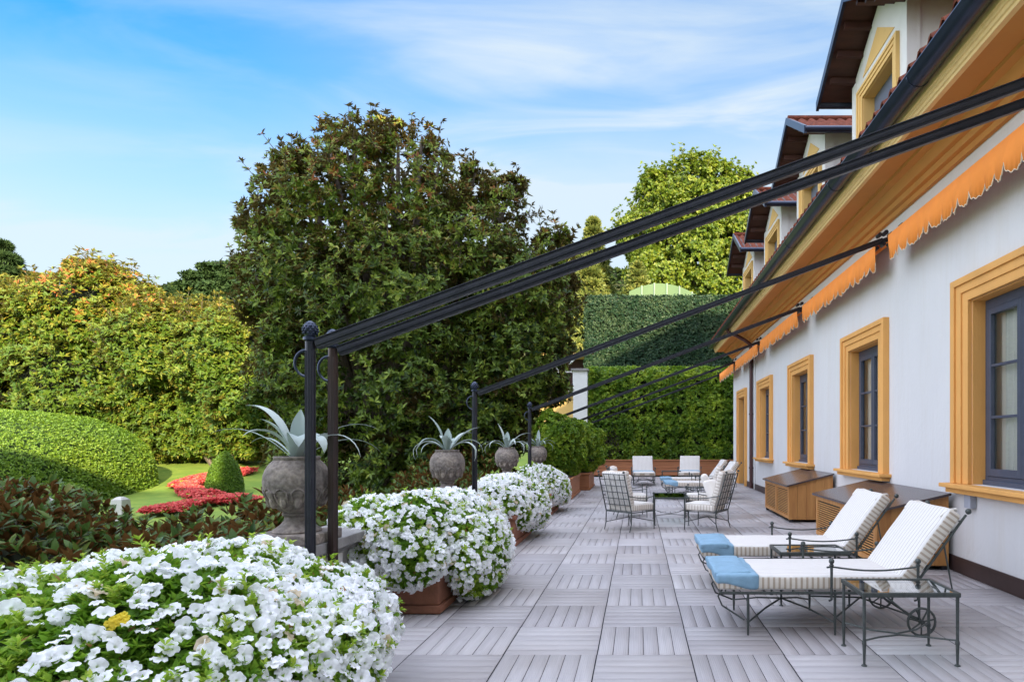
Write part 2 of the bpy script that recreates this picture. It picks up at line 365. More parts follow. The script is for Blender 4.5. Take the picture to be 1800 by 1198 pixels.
def curtain_mat():
    m, t, b = newmat('curtain')
    tcn = N(t, 'ShaderNodeTexCoord'); mpn = N(t, 'ShaderNodeMapping'); mpn.inputs['Scale'].default_value = (1, 9, 0.15)
    t.links.new(tcn.outputs['Object'], mpn.inputs[0]); no = N(t, 'ShaderNodeTexNoise'); no.inputs['Scale'].default_value = 1.5; no.inputs['Detail'].default_value = 3
    t.links.new(mpn.outputs[0], no.inputs['Vector'])
    t.links.new(ramp(t, no.outputs[0], [(0.3, (0.55, 0.53, 0.46)), (0.7, (0.78, 0.76, 0.68))]), b.inputs['Base Color'])
    b.inputs['Roughness'].default_value = 0.9
    return m
M['curtain'] = curtain_mat()

# leaf materials: rnd 0..1 drives the leaf's own colour
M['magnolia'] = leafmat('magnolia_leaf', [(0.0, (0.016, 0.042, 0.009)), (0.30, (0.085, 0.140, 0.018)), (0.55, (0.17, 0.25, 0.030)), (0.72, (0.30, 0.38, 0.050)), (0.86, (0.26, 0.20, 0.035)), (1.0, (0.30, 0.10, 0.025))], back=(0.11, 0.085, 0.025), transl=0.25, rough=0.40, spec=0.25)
M['magnolia_fore'] = leafmat('magnolia_fore_leaf', [(0.0, (0.025, 0.06, 0.012)), (0.6, (0.07, 0.13, 0.02)), (0.88, (0.15, 0.18, 0.03)), (1.0, (0.20, 0.09, 0.025))], back=(0.17, 0.080, 0.026), transl=0.15, rough=0.38, spec=0.2)
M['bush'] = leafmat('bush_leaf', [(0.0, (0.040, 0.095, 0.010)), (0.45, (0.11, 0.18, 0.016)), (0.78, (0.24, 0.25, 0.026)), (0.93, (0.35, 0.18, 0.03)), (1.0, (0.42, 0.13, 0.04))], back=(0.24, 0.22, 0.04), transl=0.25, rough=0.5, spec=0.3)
M['clipped'] = leafmat('clipped_leaf', [(0.0, (0.06, 0.14, 0.010)), (0.6, (0.15, 0.26, 0.016)), (1.0, (0.26, 0.36, 0.03))], transl=0.25, rough=0.5)
M['ivy_dark'] = leafmat('ivy_dark_leaf', [(0.0, (0.010, 0.030, 0.015)), (0.6, (0.025, 0.060, 0.028)), (1.0, (0.08, 0.12, 0.055))], transl=0.1, rough=0.45, spec=0.25)
M['hedge'] = leafmat('hedge_leaf', [(0.0, (0.035, 0.09, 0.008)), (0.5, (0.12, 0.23, 0.015)), (1.0, (0.36, 0.46, 0.04))], transl=0.3, rough=0.45, spec=0.3)
M['lime'] = leafmat('lime_leaf', [(0.0, (0.05, 0.11, 0.010)), (0.5, (0.155, 0.22, 0.018)), (1.0, (0.33, 0.34, 0.035))], transl=0.35, rough=0.5)
M['conifer'] = leafmat('conifer_leaf', [(0.0, (0.06, 0.10, 0.02)), (0.6, (0.16, 0.19, 0.035)), (1.0, (0.28, 0.27, 0.06))], transl=0.15, rough=0.6)
M['woods'] = leafmat('woods_leaf', [(0.0, (0.02, 0.04, 0.012)), (0.6, (0.06, 0.085, 0.02)), (1.0, (0.12, 0.12, 0.035))], transl=0.1, rough=0.8, spec=0.1)
M['pine'] = leafmat('pine_leaf', [(0.0, (0.02, 0.045, 0.015)), (1.0, (0.06, 0.10, 0.03))], transl=0.1, rough=0.7, spec=0.15)
M['petunia_leaf'] = leafmat('petunia_leaf', [(0.0, (0.05, 0.14, 0.010)), (0.5, (0.16, 0.32, 0.025)), (0.93, (0.40, 0.52, 0.06)), (1.0, (0.30, 0.17, 0.06))], transl=0.35, rough=0.55, spec=0.3)
M['petal'] = leafmat('petal_white', [(0.0, (0.42, 0.55, 0.16)), (0.12, (0.80, 0.82, 0.76)), (0.25, (0.86, 0.86, 0.88)), (0.95, (0.92, 0.92, 0.93)), (1.0, (0.62, 0.52, 0.36))], transl=0.35, rough=0.7)
M['petal_red'] = leafmat('petal_red', [(0.0, (0.36, 0.025, 0.02)), (0.6, (0.62, 0.075, 0.06)), (1.0, (0.72, 0.20, 0.14))], transl=0.2, rough=0.6)
M['petal_yellow'] = leafmat('petal_yellow', [(0.0, (0.8, 0.6, 0.03)), (1.0, (0.85, 0.7, 0.05))], transl=0.2, rough=0.6)
M['agave'] = leafmat('agave_leaf', [(0.0, (0.26, 0.34, 0.30)), (0.5, (0.36, 0.43, 0.40)), (1.0, (0.48, 0.54, 0.50))], transl=0.08, rough=0.5)

# ------------------------------------------------------------------ foliage tools
RNG = np.random.default_rng(7)
def unit(a): return a / np.maximum(np.linalg.norm(a, axis=-1, keepdims=True), 1e-9)
def rdir(n): return unit(RNG.normal(size=(n, 3)))
def wob(p, f=1.0, s=0.0):      # cheap smooth noise in about -1..1
    x, y, z = p[:, 0] * f + s, p[:, 1] * f + s * 1.7, p[:, 2] * f - s
    return (np.sin(1.7*x + 1.3*np.sin(1.1*y)) + np.sin(1.9*y + 1.2*np.sin(1.3*z)) + np.sin(2.1*z + 1.4*np.sin(0.9*x))
            + 0.6*np.sin(4.3*x + 2*y) + 0.6*np.sin(3.9*z - 2.3*y)) / 3.2
def leaf_arrays(P, D, Nn, L, W, fold=0.18, curl=0.12):
    n = len(P); S = unit(np.cross(D, Nn)); Nn = np.cross(S, D)
    L = np.broadcast_to(np.asarray(L, float), (n,))[:, None]; W = np.broadcast_to(np.asarray(W, float), (n,))[:, None]
    V = np.empty((n, 4, 3))
    V[:, 0] = P; V[:, 1] = P + D*L*0.5 + S*W*0.5 + Nn*W*fold
    V[:, 2] = P + D*L - Nn*L*curl; V[:, 3] = P + D*L*0.5 - S*W*0.5 + Nn*W*fold
    b = np.arange(n)[:, None] * 4
    F = np.concatenate([b + np.array([[0, 1, 2]]), b + np.array([[0, 2, 3]])], axis=1).reshape(-1, 3)
    return V.reshape(-1, 3), F
def big_leaf_arrays(P, D, Nn, L, W, curl=0.25):
    n = len(P); S = unit(np.cross(D, Nn)); Nn = np.cross(S, D)
    L = np.broadcast_to(np.asarray(L, float), (n,))[:, None]; W = np.broadcast_to(np.asarray(W, float), (n,))[:, None]
    prof = [(0.0, 0.02), (0.2, 0.30), (0.5, 0.5), (0.78, 0.36), (1.0, 0.02)]
    V = np.empty((n, 15, 3)); k = 0
    for t, w in prof:
        c = P + D*L*t - Nn*L*curl*t*t
        V[:, k] = c + S*W*w + Nn*W*w*0.35; V[:, k+1] = c; V[:, k+2] = c - S*W*w + Nn*W*w*0.35; k += 3
    q = []
    for i in range(4):
        a = i*3
        q += [[a, a+3, a+4, a+1], [a+1, a+4, a+5, a+2]]
    F = (np.arange(n)[:, None, None]*15 + np.array(q)[None]).reshape(-1, 4)
    return V.reshape(-1, 3), F
def rosettes(C, A, k, L, W, spread=(0.6, 1.5), big=False, jit=0.0):
    """k leaves round each centre C, opening around axis A"""
    n = len(C); Cr = np.repeat(C, k, 0); Ar = np.repeat(unit(A), k, 0)
    T = unit(np.cross(Ar, rdir(n*k))); ph = RNG.uniform(*spread, size=(n*k, 1))
    D = unit(Ar*np.cos(ph) + T*np.sin(ph)); Nn = unit(Ar*np.sin(ph) - T*np.cos(ph))
    if jit: Cr = Cr + RNG.normal(size=Cr.shape)*jit
    s = RNG.uniform(0.7, 1.15, n*k)
    return (big_leaf_arrays if big else leaf_arrays)(Cr, D, Nn, L*s, W*s)
def crown_pts(lobes, n, depth=0.35, lump=0.10, lf=1.2, thr=-9, inner=0.82, bottom=None, seed=0.0):
    lb = np.array(lobes, float); area = (lb[:, 3]*lb[:, 4] + lb[:, 4]*lb[:, 5] + lb[:, 3]*lb[:, 5])
    out = []; nor = []; tot = 0
    while tot < n:
        m = int(n*1.5); i = RNG.choice(len(lb), m, p=area/area.sum()); d = rdir(m)
        r = 1 - depth*RNG.uniform(size=(m, 1))**1.6
        p = lb[i, :3] + d*lb[i, 3:6]*r
        nn = unit(d/lb[i, 3:6])
        keep = np.ones(m, bool)
        for j in range(len(lb)):
            q = np.linalg.norm((p - lb[j, :3])/lb[j, 3:6], axis=1)
            keep &= ~((q < inner) & (i != j))
        w = wob(p, lf, seed)
        p = p + nn*(w[:, None]*lump*lb[i, 3:4])
        if thr > -5: keep &= wob(p, lf*2.3, seed+5) > thr
        if bottom is not None: keep &= p[:, 2] > bottom
        out.append(p[keep]); nor.append(nn[keep]); tot += keep.sum()
    return np.concatenate(out)[:n], np.concatenate(nor)[:n]
def knobs(lobes, k, r0=0.22, seed=1, up=0.2):
    """small extra clumps on the outside of the big ones, for an uneven outline"""
    rg = random.Random(seed); out = list(lobes)
    for (x, y, z, rx, ry, rz) in lobes:
        for _ in range(k):
            d = Vector((rg.gauss(0, 1), rg.gauss(0, 0.7), rg.gauss(0, 1)+up)).normalized(); q = rg.uniform(0.6, 1.3)*r0
            out.append((x+d.x*rx*0.93, y+d.y*ry*0.93, z+d.z*rz*0.93, rx*q, ry*q, rz*q*rg.uniform(0.6, 1.1)))
    return out
def rep_rnd(base, vper): return np.repeat(base, vper)
def limb_mesh(name, base, tips, r0, parent, m, n=8):
    mb = MB(); base = Vector(base)
    for tpt in tips:
        tpt = Vector(tpt); mid = base.lerp(tpt, 0.45) + Vector((0, 0, (tpt.z-base.z)*0.12))
        pts = []
        for i in range(7):
            u = i/6; p = base.lerp(mid, u).lerp(mid.lerp(tpt, u), u)
            p += Vector((math.sin(u*7+tpt.x), math.cos(u*6+tpt.y), 0))*0.05*r0*6*u*(1-u)
            pts.append(p)
        mb.tube(pts, [r0*(1-0.85*i/6) for i in range(7)], n)
    return mb.build(name, m, parent, smooth=True)
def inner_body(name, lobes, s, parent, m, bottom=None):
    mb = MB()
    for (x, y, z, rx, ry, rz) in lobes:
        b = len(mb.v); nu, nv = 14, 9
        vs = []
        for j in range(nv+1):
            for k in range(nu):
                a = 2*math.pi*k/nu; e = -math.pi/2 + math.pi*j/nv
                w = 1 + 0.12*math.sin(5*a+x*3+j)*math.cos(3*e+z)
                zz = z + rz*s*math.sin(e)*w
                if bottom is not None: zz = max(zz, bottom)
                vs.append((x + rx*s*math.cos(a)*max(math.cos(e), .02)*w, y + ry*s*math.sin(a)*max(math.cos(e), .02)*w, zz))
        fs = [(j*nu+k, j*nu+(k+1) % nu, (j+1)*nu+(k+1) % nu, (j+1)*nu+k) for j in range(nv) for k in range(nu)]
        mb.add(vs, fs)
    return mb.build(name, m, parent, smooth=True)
def tree(name, label, cat, lobes, n, k, L, W, m, base, tips, r0, group=None, big=False, rndf=None, up=0.35, body=0.0, bodymat=None, nk=6, kr=0.24, thin=0.0, sprig=0.0, **kw):
    root = empty(name, base, 0, label, cat, group)
    limb_mesh('trunk', base, tips, r0, root, M['bark'])
    P, A = crown_pts(knobs(lobes, nk, kr, int(n)), n, **kw)
    if thin > 0:      # looser, see-through upper crown
        zz = (P[:, 2]-P[:, 2].min())/(P[:, 2].max()-P[:, 2].min())
        kp = (wob(P, 2.9, 9) + 0.6*wob(P, 6.1, 2)) > (-0.75 + thin*np.clip(zz-0.45, 0, 1)*1.6); P, A = P[kp], A[kp]
    if sprig > 0:     # shoots standing proud of the outline
        js = RNG.choice(len(P), int(len(P)*0.06)); js = js[P[js, 2] > np.median(P[:, 2])]
        tw = MB(); Ps = []; As = []
        for j in js:
            d = Vector(A[j]) + Vector((0, 0, 0.8)) + Vector(RNG.normal(size=3)*0.3); d.normalize(); h = RNG.uniform(0.4, 1.0)*sprig
            q = Vector(P[j]); tw.tube([q, q+d*h], [0.012, 0.005], 4, cap=False)
            for f in (0.55, 1.0): Ps.append(tuple(q+d*h*f)); As.append(tuple(d))
        tag(tw.build('twigs', M['bark'], root), kind='stuff')
        P = np.concatenate([P, np.array(Ps)]); A = np.concatenate([A, np.array(As)])
    n = len(P)
    A = unit(A + np.array([0, 0, up]) + 0.5*rdir(len(A)))
    V, F = rosettes(P, A, k, L, W, big=big)
    vper = 15 if big else 4
    base_r = RNG.uniform(size=n)
    r = np.repeat(base_r*0.55, k) + RNG.uniform(size=n*k)*0.4
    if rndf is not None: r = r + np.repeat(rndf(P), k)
    r = np.clip(r, 0, 1)
    np_mesh('crown', V, F, m, root, rnd=rep_rnd(r, vper))
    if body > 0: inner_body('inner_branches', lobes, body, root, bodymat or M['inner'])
    return root

# ------------------------------------------------------------------ ground, lawn, hill
def gz(x, y):
    return float(np.interp(y, [14, 19, 24, 27, 30, 33, 40, 1500], [-1.0, -0.85, -0.6, -0.25, 0.22, 0.6, 0.9, 14.0]))
def ground():
    xs = sorted(set(list(np.linspace(-900, -60, 12)) + list(np.linspace(-60, 40, 70)) + list(np.linspace(40, 900, 12))))
    ys = sorted(set(list(np.linspace(-200, -10, 6)) + list(np.linspace(-10, 70, 60)) + list(np.linspace(70, 1500, 16))))
    vs = [(x, y, gz(x, y) + 0.04*math.sin(x*.9)*math.cos(y*.7)) for y in ys for x in xs]; nx = len(xs)
    fs = [(j*nx+i, j*nx+i+1, (j+1)*nx+i+1, (j+1)*nx+i) for j in range(len(ys)-1) for i in range(nx-1)]
    o = MB().add(vs, fs).build('lawn', M['grass'], smooth=True)
    tag(o, kind='structure')
ground()
def hill():
    rg = random.Random(3); mb = MB(); xs = np.linspace(-700, 500, 150); ys = np.linspace(170, 420, 40)
    vs = []
    for y in ys:
        for x in xs:
            e = math.exp(-((x+90)/250)**2) * math.sin(math.pi*min(max((y-170)/260, 0), 1))**2.4
            vs.append((x, y, 2 + 88*e*(1+0.03*math.sin(x*.05)) + rg.uniform(-1.6, 1.6)*(e > .05)))
    nx = len(xs)
    fs = [(j*nx+i, j*nx+i+1, (j+1)*nx+i+1, (j+1)*nx+i) for j in range(len(ys)-1) for i in range(nx-1)]
    hm = mat('wooded_hill', (0.022, 0.04, 0.016), 0.95, c2=(0.10, 0.10, 0.035), scale=0.22, bump=1.0, bscale=0.35)
    tag(mb.add(vs, fs).build('hill', hm), kind='structure')
    n = 15000; x = RNG.uniform(-480, 60, n); y = RNG.uniform(175, 315, n)
    e = np.exp(-((x+90)/250)**2)*np.sin(np.pi*np.clip((y-170)/260, 0, 1))**2.4
    P = np.column_stack([x, y, 2+88*e*(1+0.03*np.sin(x*.05))+1.2]); A = unit(np.tile([0, -0.5, 1.0], (n, 1))+0.5*rdir(n))
    V, F = rosettes(P, A, 5, 3.2, 2.6, spread=(0.5, 1.5))
    w = np_mesh('hill_woods', V, F, M['woods'], rnd=np.repeat(np.clip(np.repeat(0.5+0.35*wob(P, 0.02), 5)+RNG.uniform(-.3, .3, n*5), 0, 1), 4))
    tag(w, 'distant green woods covering the hill behind the garden trees', 'woods', kind='stuff')
hill()

# ------------------------------------------------------------------ terrace deck
def deck():
    T = 0.617; gap = 0.0035; sg = 0.006
    V = []; F = []; UV = []; R = []; rg = random.Random(5)
    for ci in range(-3, 6):
        x0 = -0.269 + T*ci; x1 = x0 + T
        for ri in range(-9, 34):
            y0 = 4.114 + T*ri; y1 = y0 + T; al = (ci+ri) % 2 == 0      # boards along Y
            tr = rg.uniform(0.10, 0.85); nb = 6; bw = (T-sg)/nb
            for k in range(nb):
                if al: bx0 = x0+sg/2+k*bw+gap/2; bx1 = bx0+bw-gap; by0 = y0+gap; by1 = y1-gap
                else: bx0 = x0+sg/2; bx1 = x1-sg/2; by0 = y0+sg/2+k*bw+gap/2; by1 = by0+bw-gap
                b = len(V); z = rg.uniform(-0.0008, 0.0008); c = 0.003
                V += [(bx0,by0,z-.004),(bx1,by0,z-.004),(bx1,by1,z-.004),(bx0,by1,z-.004),
                      (bx0+c,by0+c,z),(bx1-c,by0+c,z),(bx1-c,by1-c,z),(bx0+c,by1-c,z)]
                fs = [(4,5,6,7),(0,1,5,4),(1,2,6,5),(2,3,7,6),(3,0,4,7)]
                off = rg.uniform(0, 50); rr = min(max(tr + rg.uniform(-0.22, 0.22), 0), 1)
                for f in fs:
                    F.append([b+i for i in f])
                    for i in f:
                        p = V[b+i]; UV.append((p[0], p[1]+off) if al else (p[1], p[0]+off))
                R += [rr]*8
    o = np_mesh('terrace_floor', np.array(V), np.array(F), M['deck'], rnd=np.array(R))
    uvl = o.data.uv_layers.new(name='UVMap'); uvl.data.foreach_set('uv', np.array(UV, dtype=np.float32).ravel())
    tag(o, kind='structure')
    sub = MB().box(-2.7, 3.44, -1.5, 25.6, -1.3, -0.012)
    tag(sub.build('terrace_slab', mat('slab', (0.03, 0.03, 0.035), 0.9)), kind='structure')
deck()

# ------------------------------------------------------------------ villa with dormers
WX = 3.45
villa = empty('villa', (WX, 9, 0), 0, 'white plastered villa with ochre window surrounds and gabled dormers along the terrace', 'building')
PITCH = 3.67; WC = [9.48 - PITCH, 9.48, 9.48 + PITCH, 9.48 + 2*PITCH]; DC = 9.48 + 3*PITCH
HW = 0.63; Z0 = 0.96; Z1 = 2.86
def villa_wall():
    mb = MB(); t = 0.35; ye = 22.5; y = -6.0
    ops = [(c-HW, c+HW, Z0, Z1) for c in WC] + [(DC-0.55, DC+0.55, 0.0, Z1)]
    for a, b, z0, z1 in ops:
        mb.box(WX, WX+t, y, a, -1, 4.75)
        if z0 > 0: mb.box(WX, WX+t, a, b, -1, z0)
        mb.box(WX, WX+t, a, b, z1, 4.75); y = b
    mb.box(WX, WX+t, y, ye, -1, 4.75)
    mb.box(WX+t, 14, ye-t, ye, -1, 4.75)
    mb.build('wall', M['plaster'], villa)
    MB().box(WX-0.022, WX-0.001, -6, DC-0.86, 0.0, 0.17).build('skirting', M['skirting'], villa, bevel=0.004)
    # soffit, stepped cornice, fascia
    so = MB().sweep_y([(3.449, 4.38), (3.40, 4.38), (3.38, 4.43), (3.33, 4.44), (3.315, 4.50), (3.26, 4.51), (3.20, 4.60), (3.12, 4.615), (3.11, 4.645),
                       (2.841, 4.645), (2.841, 4.80), (3.449, 4.85)], -6, 22.55)
    MB().sweep_y([(2.84, 4.645), (2.84, 4.615), (2.79, 4.615), (2.79, 4.645), (2.775, 4.652), (2.775, 4.685), (2.76, 4.692), (2.76, 4.725), (2.745, 4.732), (2.745, 4.81), (2.84, 4.81)], -6, 22.56).build('fascia', M['fascia'], villa)
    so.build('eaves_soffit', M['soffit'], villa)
    g = MB(); n = 14; R = 0.104; prof = [(2.645 + R*math.cos(math.pi + math.pi*i/n), 4.845 + R*math.sin(math.pi + math.pi*i/n)) for i in range(n+1)]
    prof = [(2.645-R-0.008, 4.865)] + [(2.645-R-0.012, 4.85)] + prof[1:] + [(2.645+R, 4.86), (2.645+R-0.012, 4.86)] + [(2.645 + (R-0.012)*math.cos(math.pi*2 - math.pi*i/n), 4.85 + (R-0.012)*math.sin(math.pi*2 - math.pi*i/n)) for i in range(1, n)]
    g.sweep_y(prof, -6, 22.6); yy = 0.5
    g.build('gutter', M['gutter'], villa, smooth=True)
    yy = 1.0
    while yy < 22.4:
        rg = MB()
        pr = [(2.645 + (R+0.006)*math.cos(math.pi + math.pi*i/n), 4.845 + (R+0.006)*math.sin(math.pi + math.pi*i/n)) for i in range(n+1)]
        pi_ = [(2.645 + (R+0.001)*math.cos(2*math.pi - math.pi*i/n), 4.845 + (R+0.001)*math.sin(2*math.pi - math.pi*i/n)) for i in range(n+1)]
        rg.sweep_y(pr+pi_, yy, yy+0.03); yy += 2.44
        rg.build('gutter_strap', M['gutter'], villa)
    # roof slope with wavy pantiles
    s = 0.58; x0, z0 = 2.60, 4.965; nyr = int((22.6+6)/0.035); ys = [-6 + (28.6)*i/nyr for i in range(nyr+1)]; xs = [x0 + i*0.33 for i in range(0, 22)]
    vs = []; 
    for i, x in enumerate(xs):
        for lay in (0, 1):
            if i == 0 and lay: continue
            for y in ys:
                ph = (y % 0.22)/0.22; h = 0.055*abs(math.sin(math.pi*ph))**0.8 if ph < .62 else -0.02*math.sin(math.pi*(ph-.62)/.38)
                h = 0.062*math.sin(2*math.pi*ph)
                vs.append((x, y, z0 + (x-x0)*s + h + (0.0 if lay == 0 else 0.03)))
    rows = len(vs)//len(ys); ny = len(ys)
    fs = [(r*ny+j, r*ny+j+1, (r+1)*ny+j+1, (r+1)*ny+j) for r in range(rows-1) for j in range(ny-1)]
    # front edge thickness
    b = len(vs); vs += [(x0+0.004, y, vs[j][2]-0.022) for j, y in enumerate(ys)]
    fs += [(j, b+j, b+j+1, j+1) for j in range(ny-1)]
    r = MB().add(vs, fs).build('roof', M['tile'], villa, smooth=True)
    MB().box(2.78, 10, -6, 22.55, 4.86, 4.9).build('roof_boarding', M['wood_under'], villa)
villa_wall()

def surround_mesh(c, hw, z0, z1, sw, th, x, steps, door=False):
    """moulded frame: three stepped bands round an opening, plus the reveal"""
    mb = MB(); zb = 0.0 if door else z0
    edges = [(0.0, 0.38, steps[0]), (0.38, 0.72, steps[1]), (0.72, 1.0, steps[2])]
    for a, b, pr in edges:
        ia, ib = sw*a, sw*b; ta, tb = th*a, th*b
        mb.box(x-pr, x+0.002*0, c-hw-ib, c-hw-ia, zb, z1+tb); mb.box(x-pr, x, c+hw+ia, c+hw+ib, zb, z1+tb)
        mb.box(x-pr, x, c-hw-ia, c+hw+ia, z1+ta, z1+tb)
    d = 0.13
    return mb
def window(i, c):
    mb = surround_mesh(c, HW, Z0, Z1, 0.29, 0.25, WX, (0.045, 0.062, 0.085))
    # reveal linings
    mb.box(WX, WX+0.30, c-HW, c-HW+0.012, Z0, Z1); mb.box(WX, WX+0.30, c+HW-0.012, c+HW, Z0, Z1); mb.box(WX, WX+0.30, c-HW+0.012, c+HW-0.012, Z1-0.012, Z1)
    w = mb.build('window', M['ochre'], villa, bevel=0.004)
    s = MB().box(WX-0.17, WX+0.14, c-HW-0.37, c+HW+0.37, Z0-0.045, Z0-0.002).box(WX-0.12, WX-0.001, c-HW-0.32, c+HW+0.32, Z0-0.10, Z0-0.047)
    s.build('sill', M['ochre'], w, bevel=0.008)
    X = WX+0.13
    f = MB(); a, b = c-HW+0.012, c+HW-0.012; z0, z1 = Z0, Z1-0.012
    f.box(X, X+0.07, a, a+0.055, z0, z1).box(X, X+0.07, b-0.055, b, z0, z1).box(X, X+0.07, a+0.055, b-0.055, z1-0.10, z1).box(X, X+0.07, a+0.055, b-0.055, z0, z0+0.09)
    f.box(X-0.03, X-0.001, a, b, z0, z0+0.05)
    f.build('frame', M['window_frame'], w, bevel=0.006)
    for (p, q) in ((a+0.058, c-0.002), (c+0.002, b-0.058)):
        sh = MB(); xs = X-0.012; zz0, zz1 = z0+0.093, z1-0.103
        sh.box(xs, xs+0.05, p, p+0.06, zz0, zz1).box(xs, xs+0.05, q-0.06, q, zz0, zz1).box(xs, xs+0.05, p+0.06, q-0.06, zz1-0.06, zz1).box(xs, xs+0.05, p+0.06, q-0.06, zz0, zz0+0.075)
        ht = (zz1-zz0-0.135)
        for k in (1, 2): sh.box(xs+0.006, xs+0.044, p+0.06, q-0.06, zz0+0.075+ht*k/3-0.014, zz0+0.075+ht*k/3+0.014)
        sh.build('casement', M['window_frame'], w, bevel=0.005)
    MB().add([(X+0.022, a+0.10, z0+0.14), (X+0.022, b-0.10, z0+0.14), (X+0.022, b-0.10, z1-0.14), (X+0.022, a+0.10, z1-0.14)], [(0, 3, 2, 1)]).build('glass_pane', M['glass'], w)
    # pleated curtain
    mc = MB(); ny = 60; vs = []
    for j in range(ny+1):
        y = a + (b-a)*j/ny; xx = X+0.11 + 0.014*math.sin(j*1.25)+0.006*math.sin(j*0.5)
        vs += [(xx, y, z0-0.02), (xx, y, z1)]
    mc.add(vs, [(2*j, 2*j+2, 2*j+3, 2*j+1) for j in range(ny)]).build('curtain', M['curtain'], w, smooth=True)
    return w
for i, c in enumerate(WC): window(i, c)
def door():
    c = DC; hw = 0.55; mb = surround_mesh(c, hw, 0, Z1, 0.27, 0.25, WX, (0.045, 0.062, 0.085), True)
    mb.box(WX, WX+0.30, c-hw, c-hw+0.012, 0, Z1); mb.box(WX, WX+0.30, c+hw-0.012, c+hw, 0, Z1); mb.box(WX, WX+0.30, c-hw+0.012, c+hw-0.012, Z1-0.012, Z1)
    w = mb.build('door', M['ochre'], villa, bevel=0.004)
    d = MB(); X = WX+0.12
    for p, q in ((c-hw+0.012, c-0.003), (c+0.003, c+hw-0.012)):
        d.box(X, X+0.06, p, p+0.09, 0.02, Z1-0.02).box(X, X+0.06, q-0.09, q, 0.02, Z1-0.02).box(X, X+0.06, p+0.09, q-0.09, Z1-0.12, Z1-0.02).box(X, X+0.06, p+0.09, q-0.09, 0.02, 0.5)
        d.box(X+0.01, X+0.05, p+0.09, q-0.09, 1.55, 1.6)
    d.build('door_leaf', M['window_frame'], w, bevel=0.004)
    MB().box(X+0.02, X+0.03, c-hw+0.09, c+hw-0.09, 0.5, Z1-0.12).build('glass_pane', M['glass'], w)
    MB().box(X+0.3, X+0.31, c-hw, c+hw, 0, Z1).build('dark_hall', M['room'], w)
    MB().tube([(X-0.02, c-0.06, 1.0), (X-0.05, c-0.06, 1.0), (X-0.05, c-0.16, 1.0)], 0.01, 8).build('handle', M['wrought'], w)
door()

